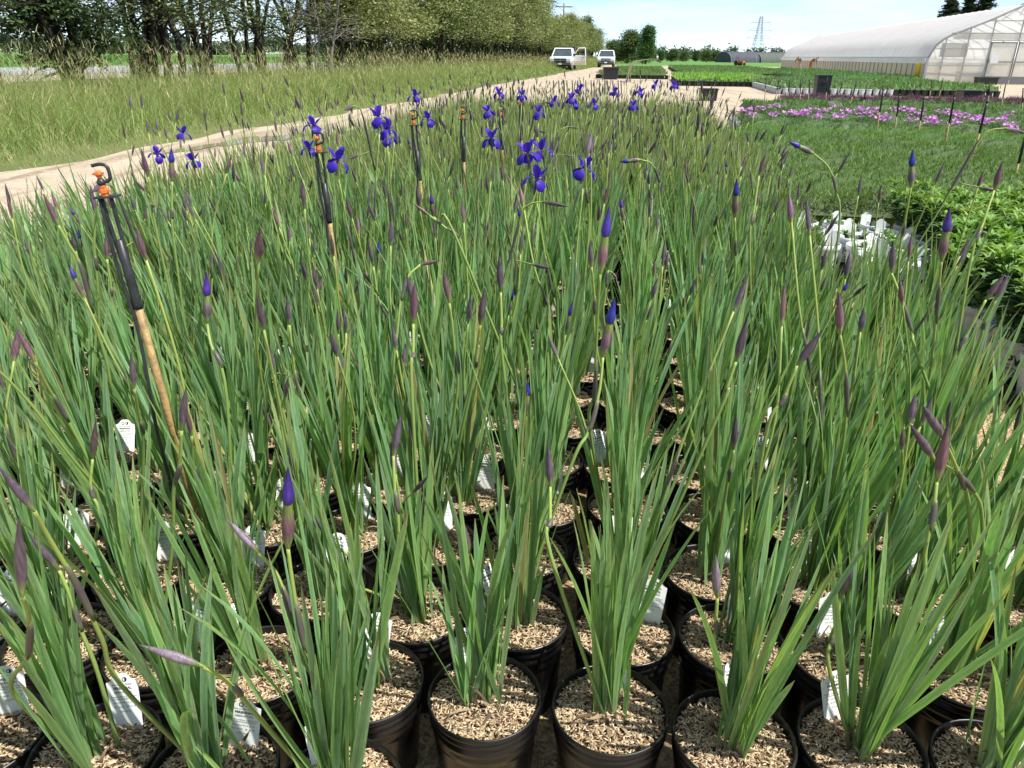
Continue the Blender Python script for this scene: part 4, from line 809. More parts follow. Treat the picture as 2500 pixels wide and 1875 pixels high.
# ------------------------------------------------------------------ tall grass of the verge
r = np.random.default_rng(5); gm = MB()
for (v0, v1, n_, wd) in ((6.5, 16, 26000, .007), (16, 34, 36000, .010), (34, 70, 30000, .02), (70, 150, 24000, .04)):
    pos, u, v = uvpos(r, n_, -13.6, -6.2, v0, v1); pe = np.array([road_edge(a) for a in v]); dd = np.clip(pe-u, 0, 8)
    clmp = .5+.5*np.sin(pos[:, 0]*2.1+pos[:, 1]*1.3)*np.sin(pos[:, 1]*1.7-pos[:, 0]); keep = (dd > 0) & (r.random(n_) < .3+.6*np.clip(dd/1.5, 0, 1)+.2*clmp)
    h = (.06+.82*np.clip((dd-.3)/2.2, 0, 1)**1.1)*(0.6+.6*clmp)*r.uniform(.6, 1.3, n_); pos[:, 2] = .004
    C = colmix(r, n_, (.19, .28, .075), (.25, .33, .09), (.14, .23, .06), (.31, .35, .13), (.42, .38, .20)); scatter_blades(gm, r, int(keep.sum()), pos[keep], h[keep], np.full(int(keep.sum()), wd), .30, C[keep], .8)
    # nodding straw-coloured seed heads above the blades
    k = keep & (dd > 1.6) & (r.random(n_) < .17); m = int(k.sum()); q = pos[k]; hh = h[k]*1.15+.12
    az = r.uniform(0, 6.28, m); tip = q + np.stack([.1*np.cos(az), .1*np.sin(az), hh], 1)
    for s0, l0 in ((0, .16),):
        scatter_blades(gm, r, m, tip-[0, 0, .08], np.full(m, l0), np.full(m, wd*1.5), .5, colmix(r, m, (.36, .31, .16), (.42, .37, .21), (.28, .27, .12)), .3)
        scatter_blades(gm, r, m, q, hh, np.full(m, wd*.5), .12, colmix(r, m, (.26, .27, .1)), .2)
tag(gm.build('verge_grass', M_FOL), 'tall seeding grass between the dirt road and the trees', 'grass', kind='stuff')
# loose stones and clods on the dirt road
st_ = hull_field(np.random.default_rng(66), 5200, rect=(-6.5, -2.4, 4.5, 34), z=.012, zj=.008, size=2.4).flat(); v = st_.v[0]; st_.v[0] = np.concatenate([v[:, :1]*UV_U + v[:, 1:2]*UV_V, v[:, 2:]], 1); st_.c[0] = st_.c[0]*.8
tag(st_.build('road_stones', M_HULL), 'small stones and clods strewn over the dirt road', 'stones', kind='stuff')
# crop rows far off: low green leaf mass of the field beyond the highway
cm = MB(); n_ = 16000; pos, u, v = uvpos(r, n_, -150, -52, 20, 230); scatter_blades(cm, r, n_, pos, r.uniform(.3, .6, n_), np.full(n_, .22), .4, colmix(r, n_, (.10, .22, .05), (.13, .26, .06)))
tag(cm.build('crop', M_FOL), 'young green crop in the field beyond the highway', 'crop', kind='stuff')

# ------------------------------------------------------------------ trees
def leaves_at(mb, r, P, n, spread, size, cols, flatten=.7):
    """n leaf-sized faces in clumps around the points P"""
    k = r.integers(len(P), size=n); c = P[k] + r.normal(0, 1, (n, 3))*np.array([spread, spread, spread*flatten]); a = r.normal(0, 1, (n, 3)); a[:, 2] *= .5; a /= np.linalg.norm(a, axis=1)[:, None]
    b = np.cross(a, r.normal(0, 1, (n, 3))); b /= np.linalg.norm(b, axis=1)[:, None]; s = (size*r.uniform(.6, 1.4, n))[:, None]
    V = np.stack([c-a*s, c-b*s*.42, c+a*s, c+b*s*.42], 1).reshape(-1, 3); i = np.arange(n)[:, None]*4
    tint = r.uniform(.6, 1.35, len(P))[k]; C = np.array(cols)[r.integers(len(cols), size=n)]*(tint*r.uniform(.8, 1.2, n))[:, None]  # random tone per clump, layered light painted into the leaf colours
    mb.add(V, i+np.arange(4), np.repeat(C, 4, axis=0)); return mb
def tree_mbs(seed, stems, H, spread, n_leaf, size, cols, low=1.6, twigs=26, rad=.13, droop=0.0, side=(0, 0), dense=.28, dead=0):
    r = np.random.default_rng(seed); tr = MB(); pts = []
    for s in range(stems):
        a = r.uniform(0, 6.28); ln = r.uniform(.12, .75) if stems > 1 else .06; b0 = np.array([r.normal(0, .18)*(stems > 1), r.normal(0, .18)*(stems > 1), -.05]); P = [b0]
        for k in range(1, 6): f = k/5; P.append(b0+np.array([math.cos(a)*ln*H*.45*f**1.3 + r.normal(0, .08), math.sin(a)*ln*H*.45*f**1.3 + r.normal(0, .08), H*.86*f]))
        S = smooth_path(P, 4); R_ = rad*r.uniform(.6, 1.1); tube(tr, S, np.linspace(R_, R_*.15, len(S)), 7)
        for q in range(twigs//stems + 2):
            i0 = int(r.integers(int(len(S)*max(.1, (low-.5)/H)), len(S)-1)); b = r.uniform(0, 6.28); lb = spread*r.uniform(.5, 1.05)*(1.15-.75*(S[i0][2]/H)); up = r.uniform(-.1, .55)-droop
            e = S[i0]+np.array([math.cos(b)*lb+side[0]*lb*.6, math.sin(b)*lb+side[1]*lb*.6, up*lb]); md = (S[i0]+e)/2+np.array([0, 0, .12*lb])+r.normal(0, .08, 3); B = smooth_path([S[i0], md, e], 4)
            rb = max(.012, R_*.32*(1-.5*i0/len(S))); tube(tr, B, np.linspace(rb, .006, len(B)), 5); 
            for x in B[3:]: pts.append(x)
            for m in range(4):
                j = int(r.integers(3, len(B))); e2 = B[j]+np.array([r.normal(0, .42), r.normal(0, .42), r.normal(.02-droop*.4, .28)])*spread*.32; tube(tr, [B[j], (B[j]+e2)/2+r.normal(0, .03, 3), e2], [.009, .006, .003], 4)
                for f in (.4, .7, 1): pts.append(B[j]*(1-f)+e2*f)
    pts = np.array([p for p in pts if p[2] > low*.75]); cr = MB(); leaves_at(cr, r, pts, n_leaf, dense, size, cols); return tr.flat(), cr.flat()
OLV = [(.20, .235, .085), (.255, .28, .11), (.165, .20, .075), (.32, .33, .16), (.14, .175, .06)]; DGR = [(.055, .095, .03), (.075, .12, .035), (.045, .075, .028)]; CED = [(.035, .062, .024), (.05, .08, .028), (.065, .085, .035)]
def tree_meshes(*a, **k): tr, cr = tree_mbs(*a, **k); return tr.mesh('trunk', M_BARK, True), cr.mesh('crown', M_FOL)
def place_tree(meshes, x, y, label, rz, s=(1, 1, 1), group='hedgerow trees along the dirt road', name='hedgerow_tree'):
    t = thing(name, label, 'tree', (x, y, 0), rz, group); a = obj('trunk', meshes[0], t); b = stuff(obj('crown', meshes[1], t)); t.scale = s; return t
UH = -13.0
cedar = tree_meshes(700, 5, 6.5, 1.15, 24000, .055, CED, low=1.45, twigs=80, rad=.17, droop=.25, dense=.17)
x, y = on_line(172, UH+.3); place_tree(cedar, x, y, 'dark dense evergreen with many trunks at the left edge', 0.4, name='evergreen_tree')
OPEN_ = [tree_meshes(710+k, 5, 7.5, 2.3, 8500, .045, OLV[:2]+DGR+DGR, low=2.3, twigs=50, rad=.115, droop=.10, dense=.24) for k in range(3)]
for n_, (px, lab) in enumerate(((345, 'leaning multi-trunked tree just right of the dark evergreen'), (398, 'slim many-stemmed tree, third trunk group from the left'), (500, 'forked tree with trunks in a V before the field'), (625, 'open tree with two straight dark trunks before the highway'), (715, 'thin-trunked tree beside the bare grey branches'))):
    x, y = on_line(px, UH+(n_ % 2)*.5); place_tree(OPEN_[n_ % 3], x, y, lab, 1.3*n_, (1, 1, 1))
x, y = on_line(-60, UH); place_tree(OPEN_[1], x, y, 'tree half outside the left edge, its branches reaching in', 2.2)
# bare grey branches of a half-dead shrub
tr, cr = tree_mbs(762, 4, 5.6, 2.4, 2600, .045, OLV, low=2.6, twigs=90, rad=.06, droop=.1, dense=.3)
x, y = on_line(800, UH+1.6); t = thing('bare_shrub', 'half-dead shrub with a haze of bare grey twigs', 'shrub', (x, y, 0)); stuff(tr.build('twigs', plain('grey_twig', (.20, .175, .155), rough=.9), t, smooth=True)); stuff(cr.build('crown', M_FOL, t))
FULL = [tree_meshes(720+k, 3, 6.8, 2.5, 16000, .07, OLV, low=3.0, twigs=60, rad=.13, droop=.10, side=(.75, -.12), dense=.30) for k in range(4)]
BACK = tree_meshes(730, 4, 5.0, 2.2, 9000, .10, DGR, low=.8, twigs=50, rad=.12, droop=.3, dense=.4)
v = 30.0; n_ = 0; r = np.random.default_rng(3); side = ['first', 'x']
while v < 178:
    x, y = w(UH + .6 + r.normal(0, .35), v); s = r.uniform(.82, 1.16)
    place_tree(FULL[n_ % 4], x, y, f'olive green hedgerow tree, {ordw(n_+1)} along the row after the bare shrub', r.normal(0, .35), (s, s, s*r.uniform(.95, 1.08)))
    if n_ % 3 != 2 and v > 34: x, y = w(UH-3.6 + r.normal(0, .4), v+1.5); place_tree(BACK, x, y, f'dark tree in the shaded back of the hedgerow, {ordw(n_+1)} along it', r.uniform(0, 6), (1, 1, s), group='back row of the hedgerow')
    v += 3.1 + v*.028; n_ += 1
# single trees standing at the end of the road
TALL = tree_meshes(740, 1, 13, 2.6, 15000, .26, [(.075, .15, .045), (.10, .19, .055), (.06, .12, .04)], low=1.0, twigs=90, rad=.25, dense=.75)
DOME = tree_meshes(741, 2, 11, 4.6, 14000, .28, [(.10, .15, .055), (.13, .18, .065), (.08, .12, .045)], low=.8, twigs=80, rad=.28, dense=.9)
def far_tree(me, px, top_y, Y, H0, label, wx=1.0, name='far_tree'):
    p = at(px, 138, Y=Y); top = at(px, top_y, Y=Y)[2]; s = top/H0; return place_tree(me, p[0], p[1], label, px*.7, (s*wx, s*wx, s), None, name)
far_tree(TALL, 1577, 58, 150, 12.2, 'tall dark green columnar tree at the end of the road', 1.0)
far_tree(DOME, 1532, 72, 165, 10.6, 'broad domed tree left of the tall columnar tree', 1.15)
far_tree(DOME, 1500, 96, 190, 10.6, 'smaller olive tree behind the parked white pickup', 1.2)
far_tree(DOME, 1427, 38, 175, 10.6, 'dark treetop rising above the hedgerow by the utility pole', .45)
for n_, (px, ty, Y) in enumerate(((1612, 122, 230), (1640, 118, 240), (1668, 124, 250), (1700, 122, 260), (1727, 120, 240), (1752, 122, 235), (1795, 124, 330), (1822, 127, 340), (1850, 126, 350), (1885, 128, 340), (1910, 128, 360))):
    far_tree(DOME if n_ % 3 else TALL, px, ty, Y, 10.6 if n_ % 3 else 12.2, f'far green tree on the horizon, {ordw(n_+1)} to the right of the columnar tree', 1.3 if n_ % 3 else 1.6)
def spruce_meshes(seed):
    r = np.random.default_rng(seed); tr, cr = MB(), MB(); tube(tr, [(0, 0, 0), (0, 0, 6), (0, 0, 12)], [.18, .1, .02], 7); P = []
    for z in np.arange(1.2, 11.8, .32):
        for k in range(6):
            a = r.uniform(0, 6.28); L_ = (12.2-z)*.27*r.uniform(.6, 1.15); e = np.array([math.cos(a)*L_, math.sin(a)*L_, z-.12*L_+r.normal(0, .1)]); tube(tr, [(0, 0, z+.15), e*.5+[0, 0, z*.5], e], [.03, .02, .008], 4)
            for f in (.35, .55, .75, .95): P.append(np.array([e[0]*f, e[1]*f, z+(e[2]-z)*f-.05]))
    leaves_at(cr, r, np.array(P), 11000, .13, .17, [(.03, .055, .03), (.045, .07, .035), (.025, .045, .025)], .6); return tr.mesh('trunk', M_BARK, True), cr.mesh('crown', M_FOL)
SPR = spruce_meshes(750)
for px, ty, Y, lab in ((2296, -18, 100, 'leftmost of three spruce tops rising behind the white greenhouse roof'), (2340, -12, 104, 'middle one of three spruce tops behind the white greenhouse roof'), (2378, -30, 102, 'rightmost of three spruce tops behind the white greenhouse roof')):
    t = far_tree(SPR, px, ty, Y, 12.0, lab, 1.9, 'spruce_tree'); t['group'] = 'spruces behind the greenhouse'
# far-off woods on the horizon
wm = MB(); r = np.random.default_rng(12); P = []
for px in np.arange(-120, 900, 3.0):
    Y = 520+60*math.sin(px*.01); p = at(px, 130, Y=Y); hh = (7.5+3.2*math.sin(px*.021)+2.6*math.sin(px*.057+1)+1.6*math.sin(px*.13))*(1.15 if px < 200 else 1.0)
    for k in range(5): P.append((p[0]+r.normal(0, 1.2), p[1]+r.normal(0, 8), r.uniform(.3, 1)*hh*.85))
for px in np.arange(1590, 2000, 3.0):
    Y = 620; p = at(px, 140, Y=Y)
    for k in range(4): P.append((p[0]+r.normal(0, 1.5), p[1]+r.normal(0, 8), r.uniform(.2, 1)*(5.2+2.5*math.sin(px*.11)+1.5*math.sin(px*.31))))
leaves_at(wm, r, np.array(P), 30000, 1.5, 1.1, [(.045, .075, .045), (.06, .095, .05), (.07, .10, .06)]); tag(wm.build('far_woods', M_FOL), 'low dark line of far-off woods along the horizon', 'woods', kind='stuff')

# ------------------------------------------------------------------ utility poles and pylon
M_WOOD = plain('weathered_pole', (.17, .15, .135), rough=.9)
POLES = []
for n_, (px, ty, Y, lab) in enumerate(((1377, 8, 128, 'nearest utility pole with crossarm above the hedgerow'), (1465, 68, 250, 'middle utility pole with crossarm, half hidden by the hedgerow'), (1483, 92, 370, 'farthest small utility pole beyond the hedgerow'))):
    p = at(px, ty, Y=Y); t = thing('utility_pole', lab, 'pole', (p[0], p[1], 0), 0, 'utility poles behind the hedgerow'); h = p[2]
    mb = MB(); tube(mb, [(0, 0, 0), (0, 0, h)], [.17, .11], 10); mb.build('pole', M_WOOD, t, smooth=True)
    mb = MB(); box(mb, -1.25, 1.25, -.07, .07, h-.55, h-.40); mb.build('crossarm', M_WOOD, t)
    for q in (-1.15, -.45, .45, 1.15): mb = MB(); lathe(mb, [(.05, 0), (.07, .06), (.05, .12), (.06, .16), (.02, .2)], 8); mb.build('insulator', M_PAINT, t, (q, 0, h-.40))
    POLES.append((p[0], p[1], h-.22))
for q in (-1.15, .45, 1.15):
    mb = MB(); P = []
    for a, b in zip(POLES[:-1], POLES[1:]):
        for f in np.linspace(0, 1, 9): P.append((a[0]*(1-f)+b[0]*f+q, a[1]*(1-f)+b[1]*f, a[2]*(1-f)+b[2]*f-1.6*4*f*(1-f)*.5))
    tube(mb, P, .022, 4); tag(mb.build('power_line', M_TUBE), f'thin power line strung between the poles, {"outer left" if q < 0 else ("inner" if q < 1 else "outer right")} wire', 'cable', 'power lines between the utility poles')
Y = 640.; p0, p1 = at(1847, 138, Y=Y), at(1847, 40, Y=Y); Hp = p1[2]; t = thing('transmission_pylon', 'tall grey lattice pylon on the horizon', 'pylon', (p0[0], Y, 0)); M_PYL = plain('hazed_pylon_steel', (.34, .38, .42), rough=.6)  # steel colour lightened, distance haze painted into it
mb = MB(); bw, tw = 5.2, .9; hgt = lambda z: bw + (1.9-bw)*z/(Hp*.6) if z < Hp*.6 else 1.9+(tw-1.9)*(z-Hp*.6)/(Hp*.4)
zs = np.linspace(0, Hp, 12)
for a, b in zip(zs[:-1], zs[1:]):
    A = [(sx*hgt(a), sy*hgt(a), a) for sx, sy in ((-1, -1), (1, -1), (1, 1), (-1, 1))]; B = [(sx*hgt(b), sy*hgt(b), b) for sx, sy in ((-1, -1), (1, -1), (1, 1), (-1, 1))]
    for k in range(4): bar(mb, A[k], B[k], .17, 4); bar(mb, A[k], B[(k+1) % 4], .07, 4); bar(mb, A[(k+1) % 4], B[k], .07, 4); bar(mb, B[k], B[(k+1) % 4], .07, 4)
mb.build('tower', M_PYL, t)
for z, l in ((Hp*.86, 7.5), (Hp*.68, 9.0), (Hp*.50, 9.5)):
    mb = MB()
    for s in (-1, 1):
        for yy in (-1, 1): bar(mb, (s*1.2, yy*1, z), (s*l, 0, z+.2), .16, 4)
        bar(mb, (s*1.2, 0, z+2.0), (s*l, 0, z+.2), .13, 4); bar(mb, (s*l, 0, z+.2), (s*l, 0, z-2.2), .12, 4)
    mb.build('crossarm', M_PYL, t)

# ------------------------------------------------------------------ white greenhouse
def film_mat(name, c, transl, transp, rough=.4):
    m, nd, lk, out = mat_new(name); g = nd.new('ShaderNodeTexCoord'); n_ = nd.new('ShaderNodeTexNoise'); n_.inputs['Scale'].default_value = .7; n_.inputs['Detail'].default_value = 6; lk.new(g.outputs['Object'], n_.inputs['Vector'])
    rp_ = nd.new('ShaderNodeValToRGB'); rp_.color_ramp.elements[0].position = .3; rp_.color_ramp.elements[1].position = .75; rp_.color_ramp.elements[0].color = (*[x*.90 for x in c], 1); rp_.color_ramp.elements[1].color = (*c, 1); lk.new(n_.outputs['Fac'], rp_.inputs['Fac'])
    b = P_(nd, Roughness=rough); lk.new(rp_.outputs[0], b.inputs['Base Color']); t = nd.new('ShaderNodeBsdfTranslucent'); lk.new(rp_.outputs[0], t.inputs['Color']); m1 = nd.new('ShaderNodeMixShader'); m1.inputs[0].default_value = transl; lk.new(b.outputs[0], m1.inputs[1]); lk.new(t.outputs[0], m1.inputs[2])
    tp = nd.new('ShaderNodeBsdfTransparent'); m2 = nd.new('ShaderNodeMixShader'); m2.inputs[0].default_value = transp; lk.new(m1.outputs[0], m2.inputs[1]); lk.new(tp.outputs[0], m2.inputs[2]); lk.new(m2.outputs[0], out.inputs['Surface']); return m
M_FILM = film_mat('greenhouse_film', (.94, .94, .95), .62, 0.0); M_ENDW = film_mat('polycarbonate_sheet', (.84, .82, .74), .5, .28); M_CURT = film_mat('side_curtain', (.56, .49, .36), .35, .05)
M_DF = plain('door_frame', (.16, .16, .165), rough=.5); G0 = at(2252, 204); TG = R(11.2); GW, GLn = 8.6, 64.8
gh = thing('greenhouse', 'long white film-covered greenhouse with a translucent framed end wall', 'greenhouse', (G0[0], G0[1], .012), -TG)
half = [(0, 1.28), (.12, 1.62), (.30, 2.02), (.62, 2.36), (1.05, 2.62), (1.55, 2.84), (2.4, 3.22), (3.2, 3.62), (3.8, 3.95), (4.3, 4.22)]
half = [(x, 1.28+(z-1.28)*.905) for x, z in half]
GP = half + [(GW-x, z) for x, z in half[-2::-1]]
ys = []; y = 0.0
while y < GLn: ys += [(y, 0.0), (y+.3, .022), (y+.6, .03), (y+.9, .022)]; y += 1.2
mb = MB(); n = len(GP); cx, cz = GW/2, 1.6
V = [(x+(cx-x)/math.hypot(cx-x, cz-z)*s, yy, z+(cz-z)/math.hypot(cx-x, cz-z)*s) for yy, s in ys for x, z in GP]; mb.add(V, [(i*n+k, i*n+k+1, (i+1)*n+k+1, (i+1)*n+k) for i in range(len(ys)-1) for k in range(n-1)]); mb.build('roof_film', M_FILM, gh, smooth=True)
for k in range(0, 55, 2):
    mb = MB(); tube(mb, [(x+(cx-x)*.012, k*1.2+.02, z-.03) for x, z in GP], .03, 5); mb.build('hoop', M_METAL, gh, smooth=True)
mb = MB(); tube(mb, [(x, -.03, z) for x, z in GP], .045, 6); mb.build('end_hoop', M_METAL, gh, smooth=True)
for s, xx in ((0, 0.0), (1, GW)):
    mb = MB(); mb.add([(xx, 0, .12), (xx, GLn, .12), (xx, GLn, 1.0), (xx, 0, 1.0)], [(0, 1, 2, 3)]); mb.build('side_curtain', M_CURT, gh)
    q = -1 if s == 0 else 1
    mb = MB(); prism(mb, [(1.0, 0), (1.3, 0), (1.3, .02), (1.0, .02)], 0, GLn, M=Matrix(((0, 0, q, xx+q*.1), (1, 0, 0, 0), (0, 1, 0, 0), (0, 0, 0, 1)))); mb.build('eave_flap', M_FILM, gh)
    mb = MB(); box(mb, xx-.03, xx+.03, 0, GLn, 0, .14); mb.build('baseboard', M_WOOD, gh)
    mb = MB(); bar(mb, (xx+q*.05, 0, 1.32), (xx+q*.05, GLn, 1.32), .035, 6); mb.build('gutter_rail', M_METAL, gh)
for k in range(0, 54):
    mb = MB(); bar(mb, (-.05, k*1.2, 0), (-.05, k*1.2, 1.28), .03, 5); mb.build('side_post', M_METAL, gh)
poly = [(0, .02)] + GP + [(GW, .02)]
def zprof(x): return float(np.interp(x, [p[0] for p in GP], [p[1] for p in GP]))
XS = [0, .75, 1.85, 2.95, 4.3, 5.65, 6.75, 7.85, GW]
for a, b in zip(XS[:-1], XS[1:]):                                  # one sheet per bay of the end wall
    xs = np.linspace(a+.01, b-.01, 6); door = a >= 2.9 and b <= 5.7; zb = 2.12 if door else .05
    mb = MB(); mb.add([(x, .02, zb) for x in xs] + [(x, .02, zprof(x)-.02) for x in xs], [(i, i+1, 6+i+1, 6+i) for i in range(5)]); mb.build('end_panel', M_ENDW, gh)
for x in XS[1:-1]: mb = MB(); box(mb, x-.03, x+.03, -.05, 0, 0 if not (x == 4.3) else 2.12, zprof(x)); mb.build('end_post', M_METAL, gh)
mb = MB(); box(mb, -.06, .06, -.07, .01, 0, 1.3); mb.build('corner_post', M_METAL, gh)
for z, a, b in ((.92, .02, 2.92), (1.75, .2, 2.92), (2.16, 2.9, 5.7), (2.52, .95, 7.65), (3.12, 2.7, 5.9), (.92, 5.68, 8.55), (1.75, 5.68, 8.4)): mb = MB(); box(mb, a, b, -.075, -.05, z-.025, z+.025); mb.build('end_rail', M_METAL, gh)
for a, b in ((2.99, 4.28), (4.32, 5.61)):
    mb = MB(); box(mb, a, b, -.02, 0, .03, 2.1); d = mb.build('door', M_ENDW, gh)
    for (x0, x1, z0, z1) in ((a, a+.06, .03, 2.1), (b-.06, b, .03, 2.1), (a+.06, b-.06, 2.04, 2.1), (a+.06, b-.06, .03, .4), (a+.06, b-.06, 1.1, 1.15)): mb = MB(); box(mb, x0, x1, -.045, -.02, z0, z1); mb.build('door_rail', M_DF, d)
mb = MB(); box(mb, 3.1, 3.5, -.11, -.05, 1.05, 1.5); mb.build('notice_board', M_WPOT, gh)
mb = MB(); box(mb, 1.1, 2.2, .9, 1.9, 1.35, 2.05); mb.build('heater', plain('heater_grey', (.2, .21, .21), rough=.5), gh)
mb = MB(); lathe(mb, [(.22, 0), (.25, .1), (.25, .3), (.2, .34)], 14); o = mb.build('circulation_fan', M_WPOT, gh, (1.6, .5, 2.45)); o.rotation_euler = (R(80), 0, .5)
mb = MB(); lathe(mb, [(.18, 0), (.2, .1), (.2, .25), (.16, .28)], 14); o = mb.build('circulation_fan', M_WPOT, gh, (5.3, .4, 3.05)); o.rotation_euler = (R(80), 0, .5)
mb = MB(); box(mb, 1.6, 6.2, 1.4, 1.75, 2.25, 2.55); mb.build('air_duct', plain('duct_grey', (.45, .5, .5)), gh)
for k, (x0, x1) in enumerate(((4.3, 5.9), (5.9, 7.4))): mb = MB(); bar(mb, (4.3, 0, 4.0), (4.3+1.2+k*.2, 3.0+k*3, 4.1-k*.05), .04, 6); mb.build('ridge_vent_arm', M_METAL, gh)
mb = MB(); mb.add([(.1, .1, .004), (GW-.1, .1, .004), (GW-.1, GLn, .004), (.1, GLn, .004)], [(0, 1, 2, 3)]); mb.build('inside_floor', m_grav, gh)
mb = MB(); mb.add([(x, GLn-.02, .05) for x in np.linspace(0, GW, 12)] + [(x, GLn-.02, zprof(x)) for x in np.linspace(0, GW, 12)], [(i, i+1, 13+i, 12+i) for i in range(11)]); mb.build('far_end_wall', M_ENDW, gh)
# things standing before it
p = at(2234, 203); t = thing('yellow_bollard', 'bright yellow bollard at the greenhouse corner', 'bollard', (p[0], p[1], .012)); M_YEL = plain('yellow_paint', (.78, .56, .03), rough=.5)
mb = MB(); lathe(mb, [(.13, 0), (.13, .98), (.11, 1.02), (.06, 1.05)], 16); mb.build('post', M_YEL, t, smooth=True); mb = MB(); lathe(mb, [(.17, 0), (.17, .03), (.13, .04)], 16); mb.build('base', M_METAL, t)
p = at(2358, 204); t = thing('concrete_block_wall', 'low pale block wall before the greenhouse end', 'wall', (p[0], p[1]-.6, .012), -TG); M_CON = plain('pale_concrete', (.52, .46, .40), rough=.9, noise=.15, nscale=8, bump=.3)
for k in range(2): mb = MB(); box(mb, -.85+k*.86, -.85+k*.86+.85, -.22, .22, 0, .56); mb.build('block', M_CON, t); 
mb = MB(); box(mb, -.9, .91, -.25, .25, .563, .62); mb.build('capping', M_CON, t)

# dark tunnels on the horizon
def tunnel(px0, px1, py, wd, h, ln, ang, c, label, skirt=None):
    a = at(px0, py); t = thing('hoop_tunnel', label, 'tunnel', (a[0], a[1], .012), ang); mt = plain('shade_cloth', c, rough=.8, noise=.15, nscale=1)
    P = [(wd/2-wd/2*math.cos(x), h*math.sin(x)**.8) for x in np.linspace(0, math.pi, 13)]; mb = MB(); n = 13
    mb.add([(x, y, z) for y in (0, ln*.33, ln*.66, ln) for x, z in P], [(i*n+k, i*n+k+1, (i+1)*n+k+1, (i+1)*n+k) for i in range(3) for k in range(n-1)]); mb.build('cover', mt, t, smooth=True)
    mb = MB(); mb.add([(x, .05, z) for x, z in P], [tuple(range(n))]); mb.build('end_cover', mt, t)
    for y in np.arange(0, ln+.1, ln/5): mb = MB(); tube(mb, [(x, y, z+.03) for x, z in P], .05, 5); mb.build('hoop', M_METAL, t)
    mb = MB(); box(mb, -.04, .04, 0, ln, 0, .5); mb.build('sideboard', M_WOOD, t)
tunnel(1745, 0, 152, 6.5, 2.7, 46, -R(62), (.055, .06, .075), 'dark shade-cloth tunnel left on the horizon'); tunnel(1822, 0, 152.5, 6.5, 2.5, 60, -R(68), (.075, .09, .075), 'second dark tunnel with a green flank, near the greenhouse')

